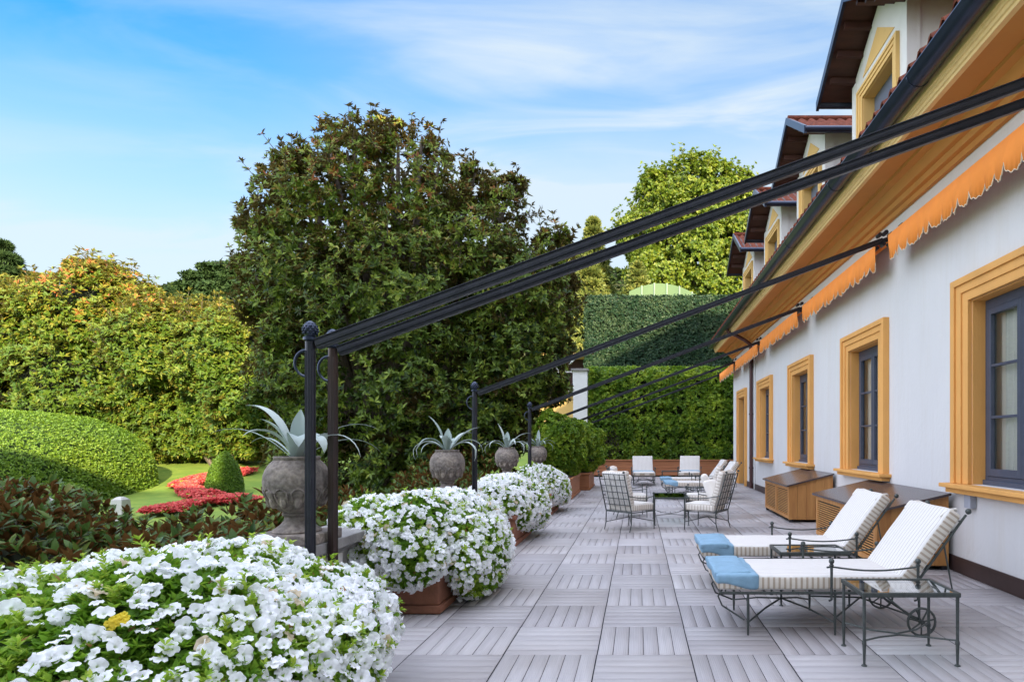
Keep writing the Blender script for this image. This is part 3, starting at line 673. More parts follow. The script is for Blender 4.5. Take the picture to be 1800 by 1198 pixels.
def dormer(c):
    X = 3.65; hw = 1.05; ez = 7.27; ap = 8.13; ov = 0.32; fx = 3.17; d0 = 5.55
    sl = (ap-ez)/(hw+ov)
    zt = ez + ov*sl - 0.06   # wall top at corner
    mb = MB()
    # front wall with opening for the window: pieces butted
    a, b = c-0.60, c+0.60; z1 = 6.95
    za = ap-0.10
    mb.add([(X, c-hw, d0-.4), (X, a, d0-.4), (X, a, z1), (X, c-hw, z1)], [(0, 1, 2, 3)])
    mb.add([(X, b, d0-.4), (X, c+hw, d0-.4), (X, c+hw, z1), (X, b, z1)], [(0, 1, 2, 3)])
    mb.add([(X, c-hw, z1), (X, c+hw, z1), (X, c+hw, zt), (X, c, za), (X, c-hw, zt)], [(0, 1, 2, 3, 4)])
    for s in (-1, 1): mb.add([(X, c+s*hw, d0-.4), (8, c+s*hw, d0-.4), (8, c+s*hw, zt), (X, c+s*hw, zt)], [(0, 1, 2, 3)])
    # corner pilasters
    for s in (-1, 1):
        y0, y1 = sorted((c+s*(hw+0.02), c+s*(hw-0.14)))
        mb.box(X-0.025, X+0.16, y0, y1, d0-.4, zt-0.05)
    w = mb.build('dormer', M['white_plaster'], villa)
    sm = surround_mesh(c, 0.60, 5.3, z1, 0.19, 0.17, X, (0.03, 0.045, 0.06))
    # move bottoms: the surround is hidden behind the roof below
    sm2 = MB()
    for bx_ in range(0, len(sm.v), 8):
        vs = [(p[0], p[1], max(p[2], 5.2)) for p in sm.v[bx_:bx_+8]]
        sm2.add(vs, [(0,3,2,1),(4,5,6,7),(0,1,5,4),(1,2,6,5),(2,3,7,6),(3,0,4,7)])
    sm2.box(X, X+0.2, a, a+0.012, 5.2, z1).box(X, X+0.2, b-0.012, b, 5.2, z1).box(X, X+0.2, a+.012, b-.012, z1-.012, z1)
    sm2.build('window_surround', M['pale_ochre'], w, bevel=0.003)
    MB().box(X+0.17, X+0.18, a, b, 5.2, z1).build('roller_screen', M['screen'], w)
    # triangular ochre panel in the gable
    t = MB(); e = 0.012
    tri = [(c-0.62, 7.28), (c+0.62, 7.28), (c, 7.28+0.62*sl+0.02)]
    vs = [(X-e, y, z) for y, z in tri] + [(X-0.001, y, z) for y, z in tri]
    t.add(vs, [(0, 1, 2), (3, 5, 4), (0, 3, 4, 1), (1, 4, 5, 2), (2, 5, 3, 0)]).build('gable_panel', M['pale_ochre'], w)
    # roof: two tiled slopes along X with pantile waves, boarded underside
    r = MB()
    for s in (-1, 1):
        nx = int((8-fx)/0.035); xs = [fx + (8-fx)*i/nx for i in range(nx+1)]; ny = 6; vs = []
        for j in range(ny+1):
            u = j/ny; y = c + s*(hw+ov)*(1-u); z = ez + (ap-ez)*u
            for x in xs: vs.append((x, y, z + 0.05 + 0.035*math.sin(2*math.pi*(x-fx)/0.2) + (0.012 if j % 2 else 0)))
        nn = len(xs); r.add(vs, [(j*nn+i, j*nn+i+1, (j+1)*nn+i+1, (j+1)*nn+i) for j in range(ny) for i in range(nn-1)])
    r.tube([(fx-0.01, c, ap+0.05), (8, c, ap+0.05)], 0.085, 8)
    r.build('tiled_roof', M['tile'], w, smooth=True)
    u = MB()
    for s in (-1, 1):
        ye = c+s*(hw+ov)
        u.add([(fx, ye, ez), (8, ye, ez), (8, c, ap), (fx, c, ap), (fx, ye, ez+0.03), (8, ye, ez+0.03), (8, c, ap+0.03), (fx, c, ap+0.03)],
              [(0,3,2,1),(4,5,6,7),(0,1,5,4),(1,2,6,5),(2,3,7,6),(3,0,4,7)])
        # rafters and carved corbel
        for k in range(3):
            yr = c + s*(hw-0.05 - k*0.36); zr = ez + (hw+ov-abs(yr-c))*sl
            u.box(fx+0.06, X-0.002, yr-0.035, yr+0.035, zr-0.11, zr-0.012)
    u.build('roof_underside', M['wood_under'], w)
    g = MB()
    for s in (-1, 1):
        ye = c+s*(hw+ov+0.045)
        g.tube([(fx-0.03, ye, ez+0.0), (8, ye, ez+0.0)], 0.065, 10)
        # verge fascia following the gable
        g.add([(fx-0.05, c+s*(hw+ov+0.08), ez-0.09), (fx-0.001, c+s*(hw+ov+0.08), ez-0.09), (fx-0.001, c, ap-0.06), (fx-0.05, c, ap-0.06),
               (fx-0.05, c+s*(hw+ov+0.08), ez+0.06), (fx-0.001, c+s*(hw+ov+0.08), ez+0.06), (fx-0.001, c, ap+0.09), (fx-0.05, c, ap+0.09)],
              [(0,3,2,1),(4,5,6,7),(0,1,5,4),(1,2,6,5),(2,3,7,6),(3,0,4,7)])
    g.build('dormer_gutter', M['gutter'], w, smooth=True)
for c in WC[1:] + [DC]: dormer(c)

dp = MB().tube([(2.66, 18.6, 4.76), (2.70, 18.6, 4.66), (2.95, 18.6, 4.56), (3.2, 18.6, 4.42), (3.36, 18.6, 4.30), (3.38, 18.6, 4.1), (3.38, 18.6, 0.02)], 0.055, 12)
dp.build('downpipe', M['pipe_brown'], villa, smooth=True)
for z in (0.6, 2.2, 3.6): MB().lathe([(0.063, 0), (0.068, 0.01), (0.068, 0.04), (0.063, 0.05)], (3.38, 18.6, z), 12).build('pipe_collar', M['pipe_brown'], villa, smooth=True)
MB().tube([(3.42, 18.3, 4.3), (3.42, 18.3, 0.02)], 0.018, 8).build('white_conduit', M['white_paint'], villa)
cb = MB().box(3.38, 3.448, 6.35-.0, 6.47, 0.72, 0.86); tag(cb.build('junction_box', mat('grey_box', (0.35, 0.37, 0.42), 0.5), bevel=0.008), 'small grey wall box below the nearest window sill behind the raised lounger back', 'junction box')

# unseen blocks added behind the viewer to throw shade over terrace and garden
vb = empty('tall_shade_block', (10, -20, 0), 0, 'tall unseen block added behind the viewer to shade the terrace and magnolia', 'building')
MB().box(-1.0, 13, -13, -9, -1, 19.6).box(13.001, 30, -13, -9, -1, 21.2).build('wall', M['plaster'], vb)
MB().box(-1.3, 13, -13.4, -8.8, 19.6, 20.0).add([(13.2, -13.4, 21.201), (30.4, -13.4, 21.201), (30.4, -8.8, 21.201), (13.2, -8.8, 21.201), (19, -13.4, 24.2), (30.4, -13.4, 24.2), (30.4, -8.8, 24.2), (19, -8.8, 24.2)], [(0,3,2,1),(4,5,6,7),(0,1,5,4),(1,2,6,5),(2,3,7,6),(3,0,4,7)]).build('roof', M['tile'], vb)
vb2 = empty('low_shade_block', (-12, -15, 0), 0, 'lower unseen block added beside the tall one to shade the clipped hedge', 'building')
MB().box(-16, -1.01, -12, -9, -1, 13.3).build('wall', M['plaster'], vb2)  # lower added block, keeps sun off the lower half of the clipped hedge

# ------------------------------------------------------------------ parapet
PX0, PX1, PZ = -2.62, -2.16, 0.70
URN_Y = [4.38, 7.84, 11.4, 14.96]
par = empty('parapet', (-2.4, 12, 0), 0, 'low stone balustrade with dark weathered coping along the garden edge of the terrace', 'parapet')
cop = MB()
ys = [-0.5, 2.6, 5.1, 8.2, 11.2, 14.2, 17.4, 20.5, 23.5]
for a, b in zip(ys[:-1], ys[1:]): cop.box(PX0, PX1, a+0.002, b-0.002, PZ-0.075, PZ)
for a, b in zip(ys[:-1], ys[1:]): cop.box(PX0+0.05, PX1-0.05, a+0.002, b-0.002, PZ-0.12, PZ-0.0765)
cop.build('coping', M['stone_coping'], par, bevel=0.008)
MB().box(PX0+0.06, PX1-0.06, -0.5, 23.5, -1.2, 0.12).build('plinth', M['stone'], par, bevel=0.006)
py = [1.0] + URN_Y + [18.5, 22.2]
for y in py: MB().box(PX0+0.04, PX1-0.04, y-0.28, y+0.28, 0.121, PZ-0.121).build('pier', M['stone'], par, bevel=0.01)
bal = MB().lathe([(0.055, 0), (0.055, 0.03), (0.035, 0.05), (0.06, 0.12), (0.068, 0.17), (0.045, 0.27), (0.033, 0.36), (0.045, 0.40), (0.055, 0.42), (0.055, 0.456)], (0, 0, 0), 14)
bo = None
for a, b in zip(py[:-1], py[1:]):
    n = int((b-a-0.6)/0.24)
    for k in range(n):
        y = a+0.28+(b-a-0.56)*(k+0.5)/n
        if bo is None: bo = bal.build('baluster', M['stone'], par, smooth=True); o = bo
        else: o = bo.copy(); col.objects.link(o)
        o.location = Vector(((PX0+PX1)/2, y, 0.122)) - par.location

# ------------------------------------------------------------------ urns with agaves
def urn_mesh():
    n = 64; mb = MB()
    def lobe(r, amp):
        return lambda a: r*(1 + amp*abs(math.cos(6*a))**0.5 - amp*0.5)
    prof = [(0.155, 0.072), (0.158, 0.080), (0.152, 0.090), (0.128, 0.105), (0.100, 0.128), (0.082, 0.155), (0.078, 0.180), (0.092, 0.188), (0.096, 0.200), (0.085, 0.208)]
    prof += [(lobe(0.100, 0.08), 0.222), (lobe(0.137, 0.09), 0.248), (lobe(0.168, 0.09), 0.285), (lobe(0.192, 0.07), 0.328), (lobe(0.205, 0.04), 0.360), (0.203, 0.368)]
    prof += [(0.211, 0.39), (0.214, 0.425), (0.210, 0.465), (0.198, 0.503), (0.178, 0.538), (0.155, 0.563), (0.143, 0.573), (0.147, 0.580), (0.149, 0.590), (0.143, 0.598), (0.128, 0.598), (0.122, 0.57)]
    mb.lathe(prof, (0, 0, 0), n)
    return mb
def petal_ring(mb):
    for k in range(12):
        an = 2*math.pi*k/12; pts = []
        for t in range(9):
            u = t/8; z = 0.225+0.145*u; r = 0.104+0.104*math.sin(u*math.pi/2*1.05); pts.append((r, z))
        for side in (-1, 1):
            line = [(rr*math.cos(an+side*0.20*math.sin(min(1, 0.25+u_*0.85)*math.pi*0.55)*(1 if u_ < 0.9 else 0.62)), rr*math.sin(an+side*0.20*math.sin(min(1, 0.25+u_*0.85)*math.pi*0.55)*(1 if u_ < 0.9 else 0.62)), zz+0.004*0) for u_, (rr, zz) in zip([t/8 for t in range(9)], pts)]
            top = (pts[-1][0]*math.cos(an), pts[-1][0]*math.sin(an), pts[-1][1]+0.014)
            mb.tube(line+[top], 0.0065, 6)
        mb.ball((0.164*math.cos(an), 0.164*math.sin(an), 0.300), 0.030, 8, sz=1.9)
    return mb
def agave_leaf(az, length, rise, droop, w, lift=0.2, twist=0.0):
    """strap leaf arching out of the rosette: returns verts/faces"""
    n = 12; vs = []; pos = Vector((0.03*math.cos(az), 0.03*math.sin(az), 0)); el = rise
    step = length/n; side = Vector((-math.sin(az), math.cos(az), 0))
    for i in range(n+1):
        t = i/n; d = Vector((math.cos(az)*math.cos(el), math.sin(az)*math.cos(el), math.sin(el)))
        up = side.cross(d)*-1 if side.cross(d).z < 0 else side.cross(d)
        ww = w*(0.55+0.9*t if t < 0.5 else 1.0*(1-((t-0.5)/0.5)**2.2))*0.5 + 0.001
        sd = (side*math.cos(twist*t) + up*math.sin(twist*t))
        vs += [pos+sd*ww+up*ww*0.45, pos.copy(), pos-sd*ww+up*ww*0.45]
        pos = pos + d*step; el -= droop/n*(0.4+1.2*t)
    fs = []
    for i in range(n): a = i*3; fs += [(a, a+3, a+4, a+1), (a+1, a+4, a+5, a+2)]
    return vs, fs
urn_proto = None
AG = [  # per urn: (azimuth deg, length, rise deg, droop deg, width)
 [(168, .60, 72, 85, .085), (185, .62, 45, 80, .022), (150, .60, 35, 70, .02), (100, .36, 88, 15, .105), (70, .40, 70, 165, .12), (10, .62, 55, 100, .018), (-15, .62, 50, 145, .02), (30, .6, 40, 110, .018), (-60, .38, 72, 165, .13), (-130, .42, 70, 130, .06), (-30, .40, 66, 175, .10), (200, .36, 75, 60, .08), (120, .3, 60, 80, .05)],
 [(170, .52, 78, 45, .06), (175, .55, 50, 190, .05), (190, .6, 48, 210, .04), (100, .30, 88, 20, .10), (20, .50, 60, 60, .07), (10, .55, 52, 170, .05), (-20, .6, 45, 200, .05), (-90, .35, 78, 130, .10), (-60, .40, 68, 160, .06), (-140, .45, 62, 160, .06), (50, .45, 65, 90, .06), (220, .4, 50, 160, .04)],
 [(160, .50, 80, 30, .07), (180, .55, 45, 190, .04), (195, .6, 42, 150, .03), (95, .32, 86, 20, .10), (15, .55, 62, 90, .05), (0, .55, 50, 190, .05), (-25, .55, 50, 210, .04), (-90, .34, 76, 120, .09), (-50, .40, 68, 170, .06), (-140, .45, 60, 180, .05), (60, .4, 60, 100, .05)],
 [(85, .42, 88, 15, .09), (180, .5, 50, 170, .05), (160, .45, 65, 120, .05), (200, .5, 45, 190, .04), (10, .5, 55, 150, .05), (30, .45, 65, 100, .05), (-10, .5, 45, 190, .04), (-90, .36, 76, 130, .08), (-50, .4, 62, 160, .05), (-130, .4, 62, 160, .05)]]
UL = ['nearest grey stone urn beside the paired dark posts', 'second stone urn, left of the second dark post above the white flowers',
      'third stone urn, between the two single posts on the far coping', 'farthest and smallest stone urn against the leafy planter']
AL = ['large silvery agave with broad folded leaves in the nearest stone urn', 'silvery agave with curling strap leaves in the second urn',
      'silver agave in the third urn between the posts', 'small upright silver agave in the farthest urn']
for i, y in enumerate(URN_Y):
    if urn_proto is None:
        root = empty('stone_urn', (0, 0, 0), 0)
        MB().box(-0.215, 0.215, -0.215, 0.215, 0.0, 0.071).build('plinth', M['urn'], root, bevel=0.01)
        petal_ring(urn_mesh()).build('bowl', M['urn'], root, smooth=True)
        MB().lathe([(0.123, 0.570), (0.123, 0.575)], (0, 0, 0), 24).build('soil', M['soil'], root)
        urn_proto = root
    else: root = copy_tree(urn_proto)
    root.location = (-2.39, y, PZ+0.001); root.rotation_euler.z = i*0.26*0
    tag(root, UL[i], 'urn', 'stone urns on the parapet')
    V = []; F = []; R = []; mbv = MB(); mbv.v = []
    rr = random.Random(i)
    for (az, ln, ri, dr, w) in AG[i]:
        vs, fs = agave_leaf(math.radians(az), ln, math.radians(ri), math.radians(dr), w)
        b = len(V); V += [tuple(v) for v in vs]; F += [tuple(q+b for q in f) for f in fs]; R += [rr.uniform(0.1, 0.9)]*len(vs)
    a = np_mesh('agave_plant', np.array(V), np.array(F), M['agave'], rnd=np.array(R), smooth=True)
    a.location = (-2.39, y, PZ+0.575); tag(a, AL[i], 'agave', 'agaves in the stone urns')

# ------------------------------------------------------------------ awning frames (post + rail) and awnings
BY = [3.98, 8.15, 12.3, 16.45, 20.6, 24.5]
PXP = -2.13
def frame(yp, yw, label, rusty=False, knob='cone'):
    root = empty('awning_stand', (PXP, yp, 0), 0, label, 'awning stand', 'dark metal awning frames from parapet to wall')
    zt = 2.05
    pm = M['rust_metal'] if rusty else M['dark_metal']
    p = MB().tube([(PXP, yp, 0.0), (PXP, yp, zt)], 0.031, 14)
    for k in range(6):
        a = math.pi*2*k/6; p.box(-0.004, 0.004, -0.004, 0.004, 0, zt-0.06, M=Matrix.Translation((PXP+0.031*math.cos(a), yp+0.031*math.sin(a), 0.0)))
    p.build('post', pm, root, smooth=True)
    f = MB().lathe([(0.030, 0), (0.044, 0.01), (0.044, 0.025), (0.030, 0.035), (0.034, 0.045)], (PXP, yp, zt), 16)
    zz = zt+0.045
    nrow = 6
    f.lathe([(0.034, 0), (0.043, 0.02), (0.044, 0.04), (0.038, 0.06), (0.026, 0.078), (0.010, 0.09)], (PXP, yp, zz), 16)
    for r_ in range(nrow-1):
        for k in range(9):
            a = 2*math.pi*(k+0.5*(r_ % 2))/9; h = 0.008+r_*0.015; rad = [0.040, 0.044, 0.043, 0.036, 0.026][r_]
            f.ball((PXP+rad*math.cos(a), yp+rad*math.sin(a), zz+h), 0.0095, 6)
    f.build('finial', M['gutter'], root, smooth=True)
    # rail: flat channel section running up to the wall
    A = Vector((PXP+0.045, yp, zt-0.02)); B = Vector((3.20, yw, 4.02 if yw > 5 else 3.96)); d = (B-A).normalized(); L = (B-A).length
    q = d.to_track_quat('X', 'Z').to_matrix().to_4x4(); Mx = Matrix.Translation(A) @ q
    r = MB().box(0, L, -0.022, 0.022, -0.030, 0.030, M=Mx).box(0, L, -0.028, -0.0225, -0.012, 0.012, M=Mx).box(0, L, -0.028, 0.028, 0.0305, 0.038, M=Mx)
    r.build('rail', M['dark_metal'], root, bevel=0.003)
    b = MB().tube([(3.20, yw, B.z), (3.449, yw, 4.10)], 0.03, 10)
    b.box(3.425, 3.449, yw-0.06, yw+0.06, 4.0, 4.24)
    for dx, dz, rr in ((-0.05, 0.07, 0.028), (0.03, 0.10, 0.03), (0.10, 0.08, 0.028), (0.0, -0.05, 0.026), (0.09, -0.04, 0.03)):
        b.tube([(3.20+dx, yw-0.05, B.z+dz), (3.20+dx, yw+0.05, B.z+dz)], rr, 10)
    b.build('wall_bracket', M['dark_metal'], root, smooth=True)
    s = MB(); pts = []
    for k in range(13):
        t = k/12; a = math.pi*(0.5 + 1.15*t)
        pts.append((PXP-0.03+0.075*math.cos(a)*(1-0.1*t)-0.0, yp, zt-0.14+0.085*math.sin(a)))
    s.tube([(PXP-0.0, yp, zt-0.045)] + pts + [(PXP-0.0, yp, zt-0.24)], 0.009, 8)
    s.build('scroll_brace', M['gutter'], root, smooth=True)
    return root
frame(4.06, 4.02, 'nearest dark awning support with pine cone finial on its post')
frame(4.36, 4.44, 'rusty brown second awning post and rail close beside the nearest one', rusty=True)
frame(BY[1], BY[1], 'awning support with single post right of the second urn')
frame(BY[2], BY[2], 'awning support with post between the third and fourth urn')
frame(BY[3], BY[3], 'awning support whose post is hidden behind the leafy planter')
frame(BY[4], BY[4], 'second farthest awning support with thin rail over the far seats')
frame(BY[5], BY[5], 'farthest awning support, lowest thin rail before the green hedge')

AWL = ['orange scalloped awning nearest the viewer above the closest window', 'second orange awning above the second window',
       'third orange awning in the middle of the row', 'fourth orange awning over the white conduit and downpipe', 'last short orange awning at the far end of the wall']
def awning(y0, y1, label, seed):
    rg = random.Random(seed)
    root = empty('awning', (3.3, (y0+y1)/2, 4.0), 0, label, 'awning', 'rolled up orange awnings along the wall')
    mb = MB(); X = 3.19; n = max(2, round((y1-y0)/0.2)); per = (y1-y0)/n; vs = []; trim = MB(); res = 14
    top = 4.03; tl = []
    N_ = n*res
    for j in range(N_+1):
        y = y0+(y1-y0)*j/N_; t = (j % res)/res; e = abs(2*t-1)     # e=1 at notch
        zb = 3.80 - 0.10*max(0, 1-e**2.6)**0.6 + 0.01*math.sin(j*1.7)
        xo = 0.012*math.sin(y*9+seed)+0.01*math.sin(y*23+seed)
        tl.append((X+xo*1.4, y, zb))
        vs += [(X+0.0, y, top), (X+xo*0.5, y, 3.9), (X+xo*1.4, y, zb)]
    fs = []
    for j in range(N_): a = j*3; fs += [(a, a+3, a+4, a+1), (a+1, a+4, a+5, a+2)]
    o = mb.add(vs, fs).build('valance', M['valance'], root, smooth=True)
    o.modifiers.new('thickness', 'SOLIDIFY').thickness = 0.004
    tm = MB().tube(tl, 0.0055, 5); tm.build('trim', M['trim'], root, smooth=True)
    cl = MB(); vs = []
    m_ = 40
    for j in range(m_+1):
        y = y0+(y1-y0)*j/m_; sg = 0.012*math.sin(j*0.9)
        vs += [(3.448, y, 4.20), (3.33, y, 4.135+sg), (X, y, top+0.001)]
    fs = []
    for j in range(m_): a = j*3; fs += [(a, a+3, a+4, a+1), (a+1, a+4, a+5, a+2)]
    o = cl.add(vs, fs).build('canopy_cloth', M['valance'], root, smooth=True); o.modifiers.new('thickness', 'SOLIDIFY').thickness = 0.004
    MB().tube([(3.225, y0, 4.0), (3.225, y1, 4.0)], 0.022, 10).build('front_bar', M['dark_metal'], root, smooth=True)
    MB().tube([(3.36, y0, 4.08), (3.36, y1, 4.08)], 0.045, 12).build('folded_cloth', M['valance'], root, smooth=True)
for i, (a, b) in enumerate([(4.6, 7.95), (8.38, 12.1), (12.5, 16.25), (16.65, 20.4), (20.8, 24.3)]): awning(a, b, AWL[i], i)

# ------------------------------------------------------------------ storage chests
def chest(x0, x1, y0, y1, zf, zb, label):
    root = empty('storage_chest', ((x0+x1)/2, (y0+y1)/2, 0), 0, label, 'chest', 'teak storage chests against the wall')
    def sq(name, xa, xb, ya, yb, m, up=0.0, lo=0.04):   # prism with a sloping top following the lid
        f = lambda x: zf + (zb-zf)*(x-x0)/(x1-x0)
        mb = MB(); vs = [(xa,ya,lo),(xb,ya,lo),(xb,yb,lo),(xa,yb,lo),(xa,ya,f(xa)-.03),(xb,ya,f(xb)-.03),(xb,yb,f(xb)-.03),(xa,yb,f(xa)-.03)]
        mb.add(vs, [(0,3,2,1),(4,5,6,7),(0,1,5,4),(1,2,6,5),(2,3,7,6),(3,0,4,7)])
        return mb
    sq('', x0+0.045, x1-0.01, y0+0.03, y1-0.03, None).build('carcass', M['room'], root)
    n = 5; w = (x1-x0-0.01)/n
    for k in range(n): sq('', x0+0.002+k*w, x0+(k+1)*w-0.001, y0, y0+0.028, None, lo=0.05).build('side_board', M['teak'], root, bevel=0.003)
    nb = 2; L = (y1-y0-0.06)/nb
    for k in range(nb):
        a = y0+0.03+k*L; b = a+L; fr = MB()
        fr.box(x0, x0+0.035, a, a+0.06, 0.06, zf-0.04).box(x0, x0+0.035, b-0.06, b-0.003, 0.06, zf-0.04).box(x0, x0+0.035, a+0.06, b-0.06, zf-0.10, zf-0.04).box(x0, x0+0.035, a+0.06, b-0.06, 0.06, 0.12)
        fr.build('front_panel', M['teak'], root, bevel=0.003)
        sl = MB(); z = 0.135
        while z < zf-0.125:
            Mx = Matrix.Translation((x0+0.018, 0, z)) @ Matrix.Rotation(math.radians(35), 4, 'Y')
            sl.box(-0.018, 0.018, a+0.06, b-0.06, -0.005, 0.005, M=Mx); z += 0.030
        sl.build('louvre_slats', M['teak_slat'], root)
    lid = MB(); o = 0.04; t = 0.028
    def zz(x): return zf + (zb-zf)*(x-x0)/(x1-x0)
    vs = [(x0-o,y0-o,zz(x0-o)-t),(x1,y0-o,zz(x1)-t),(x1,y1+o,zz(x1)-t),(x0-o,y1+o,zz(x0-o)-t),(x0-o,y0-o,zz(x0-o)),(x1,y0-o,zz(x1)),(x1,y1+o,zz(x1)),(x0-o,y1+o,zz(x0-o))]
    lid.add(vs, [(0,3,2,1),(4,5,6,7),(0,1,5,4),(1,2,6,5),(2,3,7,6),(3,0,4,7)]).build('lid', M['lid'], root, bevel=0.004)
    for (xa, ya) in ((x0+.02, y0+.02), (x1-.08, y0+.02), (x0+.02, y1-.08), (x1-.08, y1-.08)): MB().box(xa, xa+0.06, ya, ya+0.06, 0.0, 0.049).build('foot', M['room'], root)
chest(2.60, 3.40, 6.80, 9.13, 0.66, 0.845, 'larger teak chest with dark sloping lid right behind the two loungers')
chest(2.62, 3.40, 10.83, 12.87, 0.655, 0.855, 'teak louvred chest farther along, between chairs and wall')

# ------------------------------------------------------------------ loungers
def soft(x0, x1, y0, y1, z0, z1, r, Mx=None, cuts=10, wrink=0.006, seed=0, mats=None, sides=None, puff=0.012):
    """cushion: bevelled box, subdivided, slightly puffed and wrinkled"""
    bm = bmesh.new()
    nx, ny, nz = max(2, int((x1-x0)/0.045)), max(2, int((y1-y0)/0.045)), 2
    bmesh.ops.create_cube(bm, size=1)
    bmesh.ops.scale(bm, vec=(x1-x0, y1-y0, z1-z0), verts=bm.verts); bmesh.ops.translate(bm, vec=((x0+x1)/2, (y0+y1)/2, (z0+z1)/2), verts=bm.verts)
    bmesh.ops.bevel(bm, geom=list(bm.edges), offset=r, segments=3, profile=0.5, affect='EDGES')
    bmesh.ops.subdivide_edges(bm, edges=[e for e in bm.edges if e.calc_length() > 0.15], cuts=cuts, use_grid_fill=True)
    cx, cy, cz = (x0+x1)/2, (y0+y1)/2, (z0+z1)/2
    for v in bm.verts:
        u, w = (v.co.x-cx)/(x1-x0)*2, (v.co.y-cy)/(y1-y0)*2
        k = (1-min(1, abs(u))**3)*(1-min(1, abs(w))**3)
        up = 1 if v.co.z > cz else -0.3
        v.co.z += up*puff*k + wrink*math.sin(v.co.x*19+seed+1.3*math.sin(v.co.y*13))*math.sin(v.co.y*17+seed*2)*0.7
        v.co.x += wrink*0.5*math.sin(v.co.y*21+seed); v.co.y += wrink*0.5*math.sin(v.co.x*18+seed)
    bm.normal_update()
    for f in bm.faces:
        f.smooth = True
        if sides is not None and abs(f.normal.z) < 0.55: f.material_index = 1
    if Mx is not None: bmesh.ops.transform(bm, matrix=Mx, verts=bm.verts)
    me = bpy.data.meshes.new('cushion'); bm.to_mesh(me); bm.free()
    for m in mats: me.materials.append(m)
    return me
def make_lounger():
    root = empty('sun_lounger')
    WRT = M['wrought']; hy = 0.34
    def put(name, me, parent): me.name = name; return link(name, me, parent)
    put('mattress', soft(0.0, 1.38, -hy, hy, 0.325, 0.43, 0.022, mats=[M['stripe_long'], M['stripe_side']], sides=1, wrink=0.003, puff=0.006), root)
    ang = math.radians(-54)
    Mx = Matrix.Translation((1.375, 0, 0.375)) @ Matrix.Rotation(ang, 4, 'Y')
    # stripes on a tilted cushion need its own axes: keep the mesh straight and rotate the object
    me = soft(0.0, 0.64, -hy, hy, -0.055, 0.055, 0.025, mats=[M['stripe_long'], M['stripe_side']], sides=1, wrink=0.004, puff=0.01)
    b = put('back_cushion', me, root); b.location = (1.355, 0, 0.375); b.rotation_euler = (0, ang, 0)
    b2 = MB()
    for s in (-1, 1):
        b2.tube([(0.55, s*0.30, 0.06), (0.62, s*0.32, 0.05), (0.66, s*0.30, 0.0), (0.67, s*0.22, -0.05)], 0.008, 6)
    tie = b2.build('tie', M['pillow'], b, smooth=True); tie.location = (0, 0, 0)
    f = MB()
    for s in (-1, 1): f.tube([(0.02, s*0.335, 0.305), (1.45, s*0.335, 0.305)], 0.011, 8)
    for x in (0.02, 0.35, 0.7, 1.05, 1.42): f.tube([(x, -0.335, 0.305), (x, 0.335, 0.305)], 0.008, 6)
    f.tube([(1.46, -0.40, 0.107), (1.46, 0.40, 0.107)], 0.008, 8)
    for s in (-1, 1):
        f.tube([(1.46, s*0.335, 0.107), (1.46, s*0.335, 0.305)], 0.010, 8)
        f.tube([(1.20, s*0.335, 0.30), (1.40, s*0.335, 0.13), (1.46, s*0.335, 0.107)], 0.008, 6)
        f.tube([(0.05, s*0.20, 0.30), (0.02, s*0.2, 0.25), (0.05, s*0.2, 0.18), (0.20, s*0.30, 0.10)], 0.007, 6)
    f.build('bed_frame', WRT, root, smooth=True)
    st = MB()
    for s in (-1, 1): st.tube([(0.22, -s*0.33, 0.09), (0.38, -s*0.16, 0.15), (0.535, 0, 0.185), (0.70, s*0.16, 0.15), (0.85, s*0.33, 0.09)], 0.007, 6)
    for s in (-1, 1): st.tube([(0.85, -s*0.33, 0.12), (1.15, 0, 0.19), (1.46, s*0.33, 0.12)], 0.007, 6)
    st.build('stretcher', WRT, root, smooth=True)
    for x in (0.22, 0.85):
        for s in (-1, 1): MB().tube([(x, s*0.335, 0.305), (x, s*0.335, 0.12), (x, s*0.335, 0.0)], [0.010, 0.011, 0.0075], 8).build('leg', WRT, root, smooth=True)
    for s in (-1, 1):
        y = s*0.375; w = MB(); R = 0.098; n = 24; pts = [(1.46+R*math.cos(2*math.pi*k/n), y, 0.107+R*math.sin(2*math.pi*k/n)) for k in range(n+1)]
        w.tube(pts, 0.009, 6); wo_ = w.build('wheel', WRT, root, smooth=True)
        sp = MB().tube([(1.46, y-0.022, 0.107), (1.46, y+0.022, 0.107)], 0.018, 10)
        for k in range(7):
            a = 2*math.pi*k/7+0.2; sp.tube([(1.46, y, 0.107), (1.46+R*math.cos(a), y, 0.107+R*math.sin(a))], 0.006, 6)
        sp.build('spokes', WRT, wo_, smooth=True)
        y = s*0.385; a = MB()
        for x in (0.81, 1.43):
            a.tube([(x, s*0.335, 0.25), (x, y, 0.27), (x, y, 0.52)], [0.008, 0.009, 0.011], 8); a.lathe([(0.012, 0), (0.018, 0.012), (0.010, 0.02)], (x, y, 0.505), 8); a.ball((x, y, 0.545), 0.021, 10)
        a.tube([(0.81+0.62*t/8, y, 0.505-0.028*math.sin(math.pi*t/8)) for t in range(9)], 0.007, 6)
        a.tube([(0.81-0.035, y, 0.50), (0.81, y, 0.505)], 0.007, 6)
        a.build('armrest', WRT, root, smooth=True)
    bf = MB(); dx, dz = math.cos(math.radians(54)), math.sin(math.radians(54)); ox, oz = 1.42, 0.335
    for s in (-1, 1):
        bf.tube([(ox, s*0.32, oz), (ox+dx*0.66, s*0.32, oz+dz*0.66)], 0.010, 8); bf.ball((ox+dx*0.69, s*0.32, oz+dz*0.69), 0.022, 10)
        bf.tube([(ox+dx*0.4, s*0.30, oz+dz*0.4), (1.72, s*0.30, 0.31), (1.45, s*0.30, 0.30)], 0.007, 6)
    for k in range(1, 7): bf.tube([(ox+dx*0.1*k, -0.32, oz+dz*0.1*k), (ox+dx*0.1*k, 0.32, oz+dz*0.1*k)], 0.006, 6)
    bf.build('back_frame', WRT, root, smooth=True)
